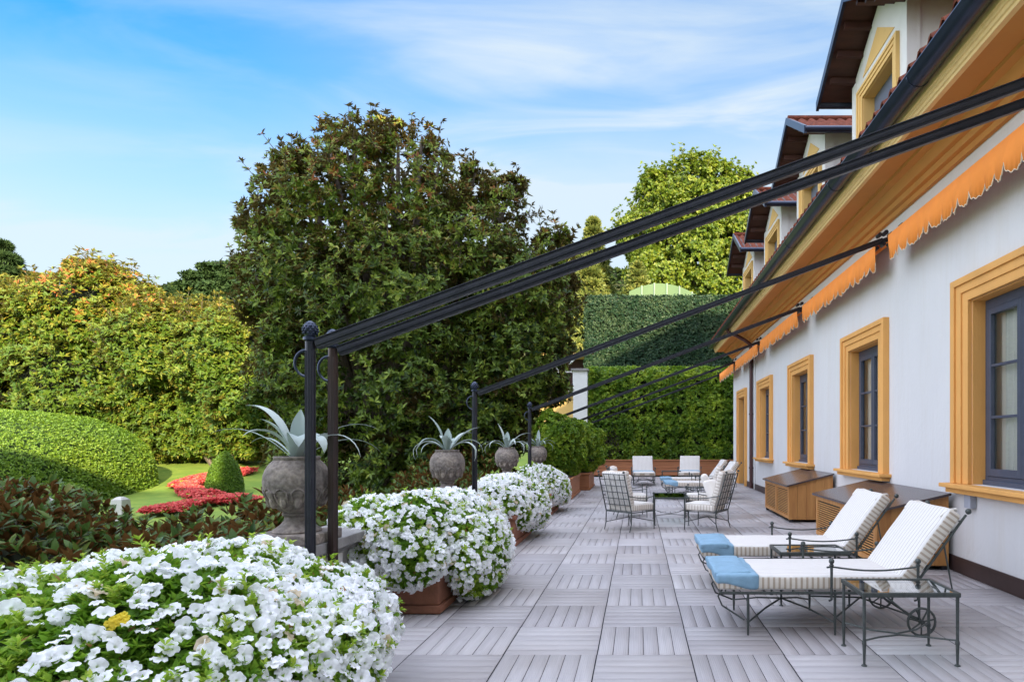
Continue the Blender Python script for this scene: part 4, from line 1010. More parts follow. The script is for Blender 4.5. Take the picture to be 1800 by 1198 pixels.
    return root
def make_towel(seed=0):
    me = soft(-0.010, 0.30, -0.352, 0.352, 0.338, 0.438, 0.02, mats=[M['towel']], wrink=0.005, seed=seed, puff=0.006)
    # ragged lower hem: push the low verts
    for v in me.vertices:
        if v.co.z < 0.37: v.co.z += 0.014+0.022*math.sin(v.co.x*14+seed)+0.012*math.sin(v.co.y*11+seed)
    o = link('towel', me)
    # folded second layer on top
    me2 = soft(-0.014, 0.25, -0.30, 0.356, 0.400, 0.447, 0.012, mats=[M['towel']], wrink=0.006, seed=seed+2, puff=0.004)
    t = link('folded_layer', me2, o)
    return o
LG = 'iron sun loungers with striped cushions'
spots = [((0.58, 4.86), 0, 'nearest sun lounger with raised striped back beside the glass table', 'blue towel folded over the foot of the nearest lounger'),
         ((0.60, 6.17), 0, 'second sun lounger in front of the larger teak chest', 'blue towel on the foot of the second lounger'),
         ((0.66, 15.3), 2, 'far lounger beyond the armchairs with its foot to the left, nearer of that pair', 'round edged blue towel on the nearer far lounger'),
         ((0.62, 16.9), 0, 'far lounger beyond the armchairs with its foot to the left, farther of that pair', 'blue towel on the farther of the far sideways loungers'),
         ((0.22, 19.6), 92, 'far lounger facing the viewer on the left by the wooden planter', 'pale blue towel on the left far lounger seat'),
         ((1.62, 19.8), 84, 'far lounger facing the viewer on the right by the wooden planter', 'pale blue towel on the right far lounger seat')]
L0 = make_lounger(); T0 = make_towel(1)
for i, (p, r, lab, tl) in enumerate(spots):
    o = L0 if i == 0 else copy_tree(L0)
    t = T0 if i == 0 else copy_tree(T0)
    o.location = (p[0], p[1], 0); o.rotation_euler.z = math.radians(r); tag(o, lab, 'sun lounger', LG)
    off = 0.0 if i < 4 else 0.85
    a = math.radians(r)
    t.location = (p[0]+math.cos(a)*off, p[1]+math.sin(a)*off, 0.004 if i < 4 else 0.006); t.rotation_euler.z = a; tag(t, tl, 'towel', 'blue towels on the loungers')
    if i in (1, 3): t.scale = (1.0, -1.0, 1.0)

# ------------------------------------------------------------------ glass tables
def make_table(w, d, h, label, cat='table', r=0.012):
    root = empty('glass_table')
    tag(root, label, cat, 'wrought iron tables with glass tops'); W = M['wrought']
    t = MB(); e = 0.022
    t.box(0, w, 0, e, h-0.03, h).box(0, w, d-e, d, h-0.03, h).box(0, e, e, d-e, h-0.03, h).box(w-e, w, e, d-e, h-0.03, h)
    t.build('top_frame', W, root, bevel=0.006)
    MB().add([(e, e, h-0.006), (w-e, e, h-0.006), (w-e, d-e, h-0.006), (e, d-e, h-0.006)], [(0, 1, 2, 3)]).build('glass_top', M['table_glass'], root)
    for x in (r+0.004, w-r-0.004):
        for y in (r+0.004, d-r-0.004):
            MB().tube([(x, y, h-0.03), (x, y, 0.17), (x, y, 0.14), (x, y, 0.0)], [r*0.9, r*0.8, r, r*0.6], 10).lathe([(r*1.0, 0), (r*1.2, 0.008), (r*1.15, 0.02), (r*0.9, 0.03)], (x, y, 0.13), 10).lathe([(r*1.6, 0.0), (r*1.5, 0.006), (r*0.7, 0.012)], (x, y, 0.0), 10).build('leg', W, root, smooth=True)
    s = MB(); zc = 0.15
    for y in (r, d-r): s.tube([(r, y, 0.16), (w*0.25, y+(d/2-y)*0.6, 0.145), (w*0.5, y+(d/2-y)*0.93, 0.14), (w*0.75, y+(d/2-y)*0.6, 0.145), (w-r, y, 0.16)], 0.006, 6)
    s.build('stretcher', W, root, smooth=True)
    return root
tb = make_table(0.615, 0.42, 0.46, 'nearest glass topped iron side table in front of the closest lounger'); tb.location = (1.40, 3.885, 0)
tb2 = copy_tree(tb); tb2.location = (1.21, 5.32, 0); tag(tb2, 'glass topped iron side table between the two near loungers')
ct = make_table(0.60, 1.0, 0.47, 'glass coffee table standing between the four armchairs'); ct.location = (0.27, 10.45, 0)
tb3 = copy_tree(tb); tb3.location = (0.78, 20.1, 0); tag(tb3, 'small far glass table between the two loungers facing the viewer')

# ------------------------------------------------------------------ armchairs
def make_armchair():
    root = empty('armchair'); W = M['wrought']
    hw = 0.28
    for s in (-1, 1):
        MB().tube([(0.27, s*hw, 0.56), (0.27, s*hw, 0.28), (0.275, s*hw, 0.0)], [0.008, 0.010, 0.008], 8).ball((0.27, s*hw, 0.575), 0.020, 8).build('front_leg', W, root, smooth=True)
        MB().tube([(-0.25, s*hw, 0.30), (-0.255, s*hw, 0.12), (-0.29, s*hw, 0.0)], [0.010, 0.009, 0.008], 8).build('back_leg', W, root, smooth=True)
        a = MB().tube([(0.27, s*hw, 0.53), (0.1, s*hw, 0.505), (-0.1, s*hw, 0.52), (-0.32, s*hw, 0.56)], 0.008, 6)
        a.build('armrest', W, root, smooth=True)
    f = MB().tube([(-0.25, -hw, 0.295), (0.27, -hw, 0.295), (0.27, hw, 0.295), (-0.25, hw, 0.295), (-0.25, -hw, 0.295)], 0.010, 6)
    for y in (-0.14, 0, 0.14): f.tube([(-0.25, y, 0.295), (0.27, y, 0.295)], 0.006, 6)
    for s in (-1, 1): f.tube([(0.27, -s*hw, 0.13), (0, 0, 0.20), (-0.26, s*hw, 0.12)], 0.007, 6)
    f.build('seat_frame', W, root, smooth=True)
    b = MB(); B0 = Vector((-0.25, 0, 0.30)); B1 = Vector((-0.42, 0, 0.90))
    for s in (-1, 1): b.tube([B0+Vector((0, s*hw, 0)), B1+Vector((0, s*hw, 0))], 0.010, 8); b.ball(tuple(B1+Vector((-0.006, s*hw, 0.03))), 0.020, 8)
    for k in range(1, 5):
        y = -hw+2*hw*k/5; b.tube([B0+Vector((0, y, 0)), B1+Vector((0, y, 0))], 0.0065, 6)
    for k in range(0, 7):
        p = B0.lerp(B1, min(k/6+0.02, 0.99)); b.tube([p+Vector((0, -hw, 0)), p+Vector((0, hw, 0))], 0.0065, 6)
    b.build('back_lattice', W, root, smooth=True)
    link('seat_cushion', soft(-0.22, 0.30, -0.265, 0.265, 0.307, 0.42, 0.03, mats=[M['stripe_chair'], M['stripe_chair_side']], sides=1, puff=0.02, wrink=0.004, cuts=6), root)
    me = soft(0.0, 0.56, -0.265, 0.265, -0.05, 0.05, 0.03, mats=[M['stripe_chair'], M['stripe_chair_side']], sides=1, puff=0.02, wrink=0.005, cuts=6)
    c = link('back_cushion', me, root); c.location = (-0.19, 0, 0.40); c.rotation_euler = (0, math.radians(-105), 0)
    return root
A0 = make_armchair()
arm = [((-0.13, 10.03), 47, 'near left armchair seen from behind with iron lattice back'), ((-0.14, 11.75), 8, 'left armchair behind the near left one, facing right'),
       ((1.12, 10.05), 152, 'near right armchair with lattice back, facing left'), ((1.20, 11.75), 172, 'right armchair behind the near right one, facing left')]
for i, (p, r, lab) in enumerate(arm):
    o = A0 if i == 0 else copy_tree(A0)
    o.location = (p[0], p[1], 0); o.rotation_euler.z = math.radians(r); tag(o, lab, 'armchair', 'iron armchairs around the coffee table')
    if i in (1, 2, 3):
        me = soft(-0.2, 0.2, -0.2, 0.2, -0.05, 0.05, 0.04, mats=[M['pillow']], puff=0.035, wrink=0.006, seed=i, cuts=5)
        pl = link('throw_pillow', me); a = math.radians(r)
        pl.location = (p[0]+math.cos(a)*(-0.10), p[1]+math.sin(a)*(-0.10), 0.60); pl.rotation_euler = (0, math.radians(-68), a)
        pl.rotation_mode = 'XYZ'
        tag(pl, ['', 'cream pillow on the left armchair behind the near left one', 'cream pillow on the near right armchair', 'cream pillow on the right armchair behind the near right one'][i], 'pillow', 'cream pillows on the armchairs')

# ------------------------------------------------------------------ planters and petunias
def blossom_arrays(size):
    """one petunia: funnel with five ruffled lobes, facing +Z"""
    n = 20; vs = [(0, 0, -size*0.30)]
    for j, (r, z) in enumerate(((0.10, -0.06), (0.30, 0.12), (0.54, 0.10))):
        for k in range(n):
            a = 2*math.pi*k/n; lob = 1 + (0.26*abs(math.cos(2.5*a))**0.8-0.14 if j == 2 else 0); rf = 0.06*math.sin(10*a+1)-0.05*math.cos(5*a) if j == 2 else 0
            vs.append((size*r*lob*math.cos(a), size*r*lob*math.sin(a), size*(z+rf)))
    tris = []
    for k in range(n): tris.append((0, 1+k, 1+(k+1) % n))
    for j in range(2):
        for k in range(n):
            a, b = 1+j*n+k, 1+j*n+(k+1) % n; c, d = a+n, b+n
            tris += [(a, c, d), (a, d, b)]
    return np.array(vs), np.array(tris)
BV, BF = blossom_arrays(1.0)
def basis(A):
    A = unit(A); T = unit(np.cross(A, rdir(len(A)))); B = np.cross(A, T); return np.stack([T, B, A], axis=-1)
blossom_meshes = []; root_points = {}
for q in range(4):
    V = BV.copy()
    V[1:, 2] += 0.05*np.sin(np.arctan2(V[1:, 1], V[1:, 0])*(2+q % 3)+q)*np.linalg.norm(V[1:, :2], axis=1)*3
    me = bpy.data.meshes.new('blossom'); me.from_pydata([tuple(v) for v in V], [], [tuple(f) for f in BF.tolist()])
    me.materials.append(M['petal']); a = me.attributes.new('rnd', 'FLOAT', 'POINT'); a.data.foreach_set('value', np.concatenate([[0.0], np.full(20, 0.10), np.full(40, 0.35+0.15*q)]).astype(np.float32))
    me.polygons.foreach_set('use_smooth', [True]*len(me.polygons)); me.update(); blossom_meshes.append(me)
def petunias(lobes, nleaf, nflo, size, label, holes=0.0, base=None, seed=1.0, bottom=0.02, topb=0.06, na=0.25):
    x, y, z = lobes[0][:3]
    root = empty('petunia_plant', (x, y, 0.3), 0, label, 'petunia', 'white petunias in the terracotta planters')
    P, A = crown_pts(lobes, nleaf, depth=0.22, lump=0.10, lf=3.4, inner=0.9, bottom=bottom, seed=seed)
    A = unit(A + np.array([0, 0, 0.5]) + 0.5*rdir(len(A)))
    V, F = rosettes(P, A, 5, 0.048, 0.022, spread=(0.3, 1.4))
    r = np.repeat(np.clip(RNG.uniform(size=nleaf)*0.5 + 0.25*(wob(P, 4.0, 2)+1), 0, 0.95), 5)*0.85 + RNG.uniform(size=nleaf*5)*0.12
    r = np.where(RNG.uniform(size=len(r)) < 0.012, 1.0, r)
    # upright leafy shoots standing out between the flowers
    ns = nleaf//60; Ps, As = crown_pts(lobes, ns, depth=0.04, lump=0.10, lf=3.4, inner=0.95, bottom=bottom, seed=seed)
    As = unit(As*0.7+np.array([0, 0, 0.7])+0.3*rdir(ns)); Hs = RNG.uniform(0.03, 0.08, (ns, 1))
    Pq_ = np.concatenate([Ps+As*Hs*f for f in (0.0, 0.25, 0.5, 0.75, 1.0)]); Aq_ = np.tile(As, (5, 1))
    V2, F2 = rosettes(Pq_, Aq_, 5, 0.034, 0.014, spread=(0.4, 1.2)); r2 = np.clip(RNG.uniform(0.55, 0.95, len(Pq_)*5), 0, 1)
    F = np.concatenate([F, F2+len(V)]); V = np.concatenate([V, V2]); r = np.concatenate([r, r2])
    np_mesh('foliage', V, F, M['petunia_leaf'], root, rnd=rep_rnd(r, 4))
    inner_body('stems', lobes, 0.84, root, M['inner_green'], bottom=bottom)
    P, A = crown_pts(lobes, nflo*3, depth=0.03, lump=0.10, lf=3.4, inner=0.97, bottom=bottom+0.04, seed=seed)
    dens = wob(P, 2.6, seed+3)*na + (A[:, 2])*topb + RNG.uniform(-0.55, 0.55, size=len(P))
    idx = np.argsort(-dens)[:nflo]; P, A = P[idx], A[idx]
    # thin out blossoms that overlap
    cell = {}; keep = []
    for i in range(len(P)):
        k = tuple((P[i]/(size*0.62)).astype(int))
        if cell.get(k, 0) < 3: cell[k] = cell.get(k, 0)+1; keep.append(i)
    P, A = P[keep], A[keep]
    P = P + A*0.034 + RNG.normal(size=P.shape)*0.006
    camd = unit(np.array([[0, 0, EYE+0.3]]) - P)
    A = unit(A*0.75 + camd*0.35 + np.array([0, 0, 0.10]) + 0.75*rdir(len(A)))
    S = size*RNG.uniform(0.62, 1.18, len(P))
    d = np.linalg.norm(P - np.array([0, 0, EYE]), axis=1); vis = (A*camd).sum(1)
    # blossoms outside the picture are not worth an object of their own
    px = CX + FOC*P[:, 0]/P[:, 1]; pyy = CY + FOC*(EYE-P[:, 2])/P[:, 1]
    score = S/d*(0.4+vis) - 10*((px < 5) | (pyy > 1190))
    order = np.argsort(-score); first = order[:100]; rest = order[100:]
    Rm = basis(A)
    wl = wloc(root)
    for i in first:
        o = bpy.data.objects.new('blossom', blossom_meshes[int(i) % 4]); col.objects.link(o); o.parent = root
        mtx = Matrix([[*(Rm[i][r_]*S[i]), P[i][r_]-wl[r_]] for r_ in range(3)] + [[0, 0, 0, 1]])
        o.matrix_local = mtx
    n = len(rest); Vn = np.einsum('nij,kj->nki', Rm[rest], BV)
    rz = RNG.uniform(-0.12, 0.12, size=(n, len(BV), 1))*np.linalg.norm(BV[:, :2], axis=1)[None, :, None]
    Vn = (Vn + rz*A[rest][:, None, :])*S[rest][:, None, None] + P[rest][:, None, :]
    Fn = (np.arange(n)[:, None, None]*len(BV) + BF[None]).reshape(-1, 3)
    root_points[label] = P
    o = np_mesh('blossoms', Vn.reshape(-1, 3), Fn, M['petal'], root, rnd=np.where(RNG.uniform(size=(n, 1)) < 0.035, 1.0, np.concatenate([[0.0], np.full(20, 0.10), np.full(40, 0.6)])[None, :]+0*S[rest][:, None]).ravel(), smooth=True)
    tag(o, kind='stuff')
    return root
def planter(x0, x1, y0, y1, h, label, m='terracotta'):
    mb = MB(); r = empty('planter_box', ((x0+x1)/2, (y0+y1)/2, 0), 0, label, 'planter', 'terracotta planters along the parapet')
    mb.box(x0, x1, y0, y1, 0.07, h-0.06); mb.build('box', M[m], r, bevel=0.012)
    MB().box(x0-0.025, x1+0.025, y0-0.025, y1+0.025, 0.012, 0.069).box(x0-0.01, x1+0.01, y0-0.01, y1+0.01, 0.0, 0.0115).build('base_moulding', M[m], r, bevel=0.012)
    MB().box(x0-0.03, x1+0.03, y0-0.03, y1+0.03, h-0.059, h).build('rim', M[m], r, bevel=0.014)
    MB().box(x0+0.02, x1-0.02, y0+0.02, y1-0.02, h+0.001, h+0.01).build('soil', M['soil'], r)
planter(-2.08, -1.62, 2.35, 3.55, 0.42, 'terracotta planter under the nearest petunias')
planter(-2.06, -1.62, 5.08, 6.30, 0.42, 'terracotta planter with bare front corner under the second petunias')
planter(-2.06, -1.64, 8.30, 9.50, 0.42, 'terracotta planter under the third petunias')
planter(-2.06, -1.66, 11.70, 12.9, 0.42, 'terracotta planter under the fourth and farthest petunias')
petunias([(-2.05, 2.75, 0.42, 0.84, 1.05, 0.44), (-2.65, 2.75, 0.50, 0.62, 0.85, 0.30), (-1.76, 3.00, 0.28, 0.42, 0.75, 0.44), (-2.15, 3.35, 0.46, 0.50, 0.60, 0.36)],
         28000, 2900, 0.055, 'huge mound of white petunias filling the lower left foreground', seed=1.0, na=0.55)
petunias([(-1.98, 5.72, 0.56, 0.47, 0.80, 0.36), (-1.75, 6.15, 0.44, 0.44, 0.62, 0.42), (-2.30, 5.55, 0.66, 0.38, 0.42, 0.24), (-1.66, 5.62, 0.52, 0.30, 0.42, 0.26), (-1.47, 5.80, 0.34, 0.24, 0.66, 0.34), (-1.86, 5.04, 0.44, 0.30, 0.20, 0.20)],
         17000, 3300, 0.050, 'white petunias trailing over the second planter beside the stone coping', seed=4.0)
petunias([(-1.95, 9.0, 0.50, 0.50, 0.82, 0.40), (-1.72, 9.3, 0.42, 0.36, 0.60, 0.38)], 10000, 2300, 0.052, 'white petunias in the third planter below the second post', seed=7.0, bottom=0.12)
petunias([(-1.98, 12.4, 0.50, 0.50, 0.82, 0.40), (-1.76, 12.7, 0.42, 0.36, 0.55, 0.38)], 7000, 1800, 0.052, 'smallest white petunias in front of the leafy shrubs', seed=9.0, bottom=0.14)
# one yellow bloom in the near mound
yb = empty('yellow_flower', (-2.10, 2.58, 0.8), 0, 'single yellow flower head among the nearest white petunias', 'flower')
Pm = root_points['huge mound of white petunias filling the lower left foreground']; pdist = np.hypot(CX+FOC*Pm[:, 0]/Pm[:, 1]-222, CY+FOC*(EYE-Pm[:, 2])/Pm[:, 1]-1088)
Pc = Pm[pdist < 30]; Pc = Pc[np.argmin(Pc[:, 1])] if len(Pc) else Pm[np.argmin(pdist)]
Pq = (Pc + np.array([0, -0.02, 0.03]))[None] + np.array([[0, 0, 0], [-0.028, 0, -0.012], [-0.045, 0.0, -0.026]]); yb.location = Vector(Pq[0]) 
Vq = []; Fq = []
for i in range(3):
    for k in range(5):
        c = Pq[i] + np.array([0.012*math.cos(k*1.3), 0, 0.012*math.sin(k*1.3)]); b = len(Vq)*0
        A_ = np.array([[0.4, -1.0, 0.5]]); R_ = basis(A_)[0]
        Vq.append((BV*0.019) @ R_.T + c)
Vq_ = np.concatenate(Vq); Fq_ = (np.arange(15)[:, None, None]*len(BV)+BF[None]).reshape(-1, 3)
np_mesh('petals', Vq_, Fq_, M['petal_yellow'], yb, rnd=np.full(len(Vq_), 0.5))

# leafy shrubs in wooden planters, far left
def boxshrub(x, y, rx, ry, z0, z1, label, n=5500, px=(0.45, 0.6)):
    lobes = [(x, y, (z0+z1)/2, rx, ry, (z1-z0)/2*1.0), (x-rx*0.15, y-ry*0.3, z1-rx*0.85, rx*0.85, ry*0.75, rx*0.85), (x+rx*.1, y+ry*.2, z0+rx*.8, rx*.9, ry*.9, rx*.9)]
    root = empty('leafy_shrub', (x, y, z0), 0, label, 'shrub', 'leafy shrubs in wooden planters')
    P, A = crown_pts(knobs(lobes, 12, 0.30, 3), n, depth=0.4, lump=0.14, lf=2.6, bottom=z0-0.1, seed=x, thr=-0.30)
    A = unit(A + np.array([0, 0, 0.5]) + 0.5*rdir(n)); V, F = rosettes(P, A, 6, 0.085, 0.042)
    r = np.clip(np.repeat(RNG.uniform(size=n)*0.5+0.2*(wob(P, 2.5)+1), 6) + RNG.uniform(size=n*6)*0.3, 0, 1)
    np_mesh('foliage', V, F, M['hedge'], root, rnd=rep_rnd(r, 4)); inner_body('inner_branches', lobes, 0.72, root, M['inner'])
boxshrub(-2.05, 16.3, 0.60, 1.15, 0.5, 2.12, 'nearer leafy green shrub in a planter behind the last urn')
boxshrub(-1.72, 18.9, 0.62, 1.2, 0.5, 2.0, 'farther leafy green shrub in a planter beside the trellis')
planter(-2.3, -1.62, 15.2, 17.4, 0.52, 'wooden planter under the nearer leafy shrub', 'terracotta_wood')
planter(-2.1, -1.4, 18.0, 20.0, 0.50, 'wooden planter under the farther leafy shrub', 'terracotta_wood')

# back planter, hedges, pillar, trellis
bp = empty('long_planter', (0.8, 25.1, 0), 0, 'long low cedar planter running under the far green hedge', 'planter')
for k in range(4): MB().box(-1.9, 4.4, 24.9, 25.4, 0.06+k*0.145, 0.06+k*0.145+0.138).build('side_board', M['terracotta_wood'], bp, bevel=0.006)
MB().box(-1.95, 4.45, 24.86, 25.44, 0.642, 0.68).build('rim', M['terracotta_wood'], bp, bevel=0.006)
def wall_hedge(name, label, x0, x1, y0, y1, z0, z1, n, L, W, m, mb_, cat='hedge', topn=0.12, rf=None, jit=0.10, gap=3.0, gthr=-9):
    root = empty(name, ((x0+x1)/2, y0, z0), 0, label, cat)
    nx = 40; nz = 24; vs = []; 
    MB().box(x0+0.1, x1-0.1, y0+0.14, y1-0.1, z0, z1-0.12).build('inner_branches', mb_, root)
    nt_ = int(n*topn)
    P = np.column_stack([RNG.uniform(x0, x1, n), np.full(n, y0), RNG.uniform(z0, z1, n)]); A = np.tile([0, -1.0, 0.35], (n, 1))
    P[:, 1] += 0.12*wob(P*1.0, 1.6, 1)+RNG.uniform(-jit, jit, n)
    Pt = np.column_stack([RNG.uniform(x0, x1, nt_), RNG.uniform(y0, y1, nt_), np.full(nt_, z1)+RNG.uniform(-.08, .05, nt_)]); At = np.tile([0, -0.3, 1.0], (nt_, 1))
    Ps = np.column_stack([np.full(nt_, x0)+RNG.uniform(-.05, .1, nt_), RNG.uniform(y0, y1, nt_), RNG.uniform(z0, z1, nt_)]); As = np.tile([-1.0, 0, 0.2], (nt_, 1))
    P = np.concatenate([P, Pt, Ps]); A = np.concatenate([A, At, As])
    kp = (wob(P, gap, 2) + 0.5*wob(P, gap*2.3, 7)) > gthr; P, A = P[kp], A[kp]; A = unit(A + 0.6*rdir(len(A)))
    V, F = rosettes(P, A, 4, L, W); r = np.repeat(RNG.uniform(size=len(P))*0.5+0.2*(wob(P, 1.4)+1), 4)+RNG.uniform(size=len(P)*4)*0.3
    if rf is not None: r += np.repeat(rf(P), 4)
    np_mesh('foliage', V, F, m, root, rnd=rep_rnd(np.clip(r, 0, 1), 4))
wall_hedge('climbing_hedge', 'tall light green climbing hedge closing the far end of the terrace', -2.0, 5.0, 25.55, 26.4, 0.0, 4.42, 15000, 0.125, 0.07, M['hedge'], M['inner'], rf=lambda P: 0.10*(P[:, 2]-2.5)/2+0.22*wob(P, 3.4, 4)-0.05, jit=0.20, gap=5.0, gthr=-0.34)
wall_hedge('ivy_wall', 'dark clipped ivy wall rising behind and above the light green hedge', -2.62, 8.0, 31.0, 33.5, 0.0, 8.65, 26000, 0.105, 0.075, M['ivy_dark'], M['inner'], jit=0.05)
lw = MB().box(-2.05, 5.0, 26.6, 26.9, -0.5, 4.52); tag(lw.build('garden_wall', M['white_plaster']), 'pale wall top showing between the light hedge and the dark ivy', 'wall')
pil = empty('white_pillar', (-2.2, 25.4, 0), 0, 'white square pillar with dark cap left of the green hedge', 'pillar')
MB().box(-2.60, -2.03, 25.1, 25.5, 0, 4.25).build('shaft', M['white_paint'], pil, bevel=0.01); MB().box(-2.68, -1.98, 25.02, 25.53, 4.251, 4.34).build('cap', M['stone_coping'], pil, bevel=0.01)
tl = MB(); 
for k in range(16):
    a = -1.95 + k*0.13 - 0.9
    for s in (1, -1):
        x0_, x1_ = (a, a+1.1) if s == 1 else (a+1.1, a); 
        if x0_ < -1.95 or x1_ < -1.95 or max(x0_, x1_) > -0.3: 
            pass
        p0, p1 = Vector((x0_, 25.38 + 0.012*s, 0.7)), Vector((x1_, 25.38 + 0.012*s, 2.6))
        def cut(p, q, lo, hi):
            t0, t1 = 0.0, 1.0; d = q.x-p.x
            ts = sorted(((lo-p.x)/d, (hi-p.x)/d)); return max(0, ts[0]), min(1, ts[1])
        t0, t1 = cut(p0, p1, -1.95, -0.75)
        if t1 - t0 > 0.05: tl.tube([p0.lerp(p1, t0), p0.lerp(p1, t1)], 0.011, 5)
tag(tl.build('trellis', M['rust_metal']), 'dark diagonal lattice trellis at the left end of the green hedge', 'trellis')

# ------------------------------------------------------------------ garden house left of the pillar, green tunnel roof
gh = empty('garden_house', (-5.5, 36, 0), 0, 'ochre garden house with slatted canopy partly hidden behind the big magnolia', 'building')
MB().box(-5.4, -3.0, 34, 38, -0.2, 4.05).build('wall', M['pale_ochre'], gh)
MB().box(-5.6, -2.9, 33.6, 38.2, 4.051, 4.25).build('roof', M['stone_coping'], gh)
sl = MB()
for k in range(9): sl.box(-5.5+k*0.28, -5.43+k*0.28, 33.5, 35.5, 4.40, 4.52)
sl.build('canopy_slats', M['dark_metal'], gh)
MB().box(-5.5, -2.9, 35.2, 35.6, 4.26, 4.39).box(-5.5, -2.9, 33.55, 33.7, 4.26, 4.39).build('slat_beam', M['green_sheet'], gh)
rl = MB().tube([(-5.5, 35.8, 5.4), (-3.0, 35.8, 5.4)], 0.04, 6)
for k in range(6): rl.tube([(-5.5+k*0.45, 35.8, 4.26), (-5.5+k*0.45, 35.8, 5.4)], 0.025, 6)
rl.build('railing', M['white_paint'], gh)
MB().box(-4.75, -4.6, 36.2, 36.35, 4.26, 6.3).build('post', M['white_paint'], gh)
MB().box(-5.6, -2.8, 35.3, 38, 6.3, 6.42).build('upper_roof', M['pale_ochre'], gh)
MB().box(-5.4, -3.2, 37.2, 38, 4.26, 6.29).build('upper_wall', M['wood_under'], gh)
MB().tube([(-4.9, 34.6, 4.5), (-3.3, 34.6, 6.2)], 0.05, 6).build('stay', M['white_paint'], gh)
def tunnel():
    root = empty('tunnel_roof', (2, 38, 8), 0, 'pale green curved tunnel roof standing above the dark ivy wall', 'roof')
    vs = []; n = 20; y0, y1 = 36.5, 41; prof = []
    for i in range(n+1):
        t = i/n; x = -0.5 + 4.9*t
        z = 8.8 + 1.85*min(1, (math.sin(math.pi*min(1, 0.22+0.78*t)) if t > 0.36 else 0.62+0.38*math.sin(t/0.36*math.pi/2)))**0.6
        prof.append((x, z))
    for x, z in prof: vs += [(x, y0, z), (x, y1, z)]
    for x, z in prof: vs += [(x, y0, 8.0)]
    fs = [(2*i, 2*i+2, 2*i+3, 2*i+1) for i in range(n)] + [(2*i, 2*(n+1)+i, 2*(n+1)+i+1, 2*i+2) for i in range(n)]
    MB().add(vs, fs).build('cover', M['green_sheet'], root)
    r = MB()
    for i in (3, 6, 9, 12, 15): x, z = prof[i]; r.tube([(x, y0-0.03, 8), (x, y0-0.03, z), (x, y1, z+0.03)], 0.055, 6)
    r.build('rib', mat('rib_green', (0.16, 0.24, 0.16), 0.5), root)
tunnel()

# ------------------------------------------------------------------ the big magnolia
def ml(px, py, Y, rx, ry, rz): p = at(px, py, Y); return (p.x, p.y, p.z, rx, ry, rz)
YM = 16.5
mag = [ml(640, 355, YM, 1.9, 1.9, 1.85), ml(545, 400, YM, 1.45, 1.8, 1.6), ml(740, 350, YM, 1.35, 1.7, 1.6), ml(545, 510, YM, 1.40, 2.0, 1.9), ml(700, 520, YM, 2.5, 2.4, 2.2),
       ml(830, 440, YM, 1.5, 1.7, 1.6), ml(905, 510, YM, 1.35, 1.7, 1.5), ml(590, 660, YM, 1.95, 2.2, 2.0), ml(720, 690, YM, 2.6, 2.2, 2.2), ml(900, 620, YM, 1.5, 1.7, 1.6),
       ml(850, 720, YM, 1.5, 1.6, 1.5), ml(570, 800, YM, 1.30, 1.7, 1.2), ml(950, 540, YM, 0.95, 1.4, 1.3), ml(940, 640, YM, 0.9, 1.3, 1.3), ml(700, 830, YM, 2.3, 2.0, 1.3), ml(690, 285, YM, 1.1, 1.2, 0.7), ml(610, 265, YM, 0.8, 0.9, 0.6), ml(885, 365, YM, 0.55, .8, .75), ml(965, 440, YM, 0.45, .7, .5)] + [ml(a_, b_, YM, c_, c_*1.3, c_*0.8) for a_, b_, c_ in ((618, 222, .36), (700, 238, .36), (742, 240, .40), (575, 235, .30), (528, 285, .34), (480, 308, .34), (455, 352, .36), (442, 398, .34), (772, 282, .34), (835, 305, .30), (905, 325, .30), (985, 415, .30), (440, 470, .36), (660, 215, .30), (1000, 500, .3))]
mb0 = (at(700, 776, YM).x, YM, gz(-6, YM)-0.1)
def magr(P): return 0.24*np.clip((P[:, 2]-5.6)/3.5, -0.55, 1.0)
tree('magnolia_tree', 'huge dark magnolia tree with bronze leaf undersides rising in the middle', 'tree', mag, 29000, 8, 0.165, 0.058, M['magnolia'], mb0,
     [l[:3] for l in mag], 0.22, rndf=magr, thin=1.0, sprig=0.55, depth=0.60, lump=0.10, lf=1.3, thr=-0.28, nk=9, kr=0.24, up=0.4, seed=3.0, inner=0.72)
# ------------------------------------------------------------------ sunlit shrubs at the left
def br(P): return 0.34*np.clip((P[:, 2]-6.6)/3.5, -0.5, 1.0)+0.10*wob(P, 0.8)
YB = 31
b1 = [ml(170, 560, YB, 3.2, 3, 2.6), ml(60, 600, YB, 3.4, 3, 2.6), ml(150, 690, YB, 4.5, 3.2, 3.2), ml(-60, 650, YB, 4, 3, 3.5), ml(20, 760, YB, 4, 3, 2), ml(170, 500, YB, 1.5, 1.5, 1.1), ml(235, 540, YB, 1.2, 1.5, 1)]
b2 = [ml(300, 610, YB-1, 2.7, 2.6, 2.2), ml(400, 630, YB-1, 2.4, 2.6, 2.4), ml(270, 700, YB, 2.8, 2.0, 2.2), ml(370, 720, YB, 2.6, 2.0, 1.9), ml(450, 700, YB-1, 2.2, 2.4, 2.6), ml(330, 770, YB, 2.2, 1.6, 1.0), ml(420, 772, YB, 2.0, 1.6, 0.9)]
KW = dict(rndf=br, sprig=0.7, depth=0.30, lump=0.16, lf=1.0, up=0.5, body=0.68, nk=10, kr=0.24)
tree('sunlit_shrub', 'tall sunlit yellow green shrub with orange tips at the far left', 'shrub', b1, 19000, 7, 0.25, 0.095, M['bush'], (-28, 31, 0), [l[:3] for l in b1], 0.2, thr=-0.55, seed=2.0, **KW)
tree('sunlit_shrub', 'lower sunlit green shrub between the tall shrub and the magnolia', 'shrub', b2, 17000, 7, 0.24, 0.09, M['bush'], (-20, 30, -0.2), [l[:3] for l in b2], 0.2, thr=-0.55, seed=6.0, **KW)
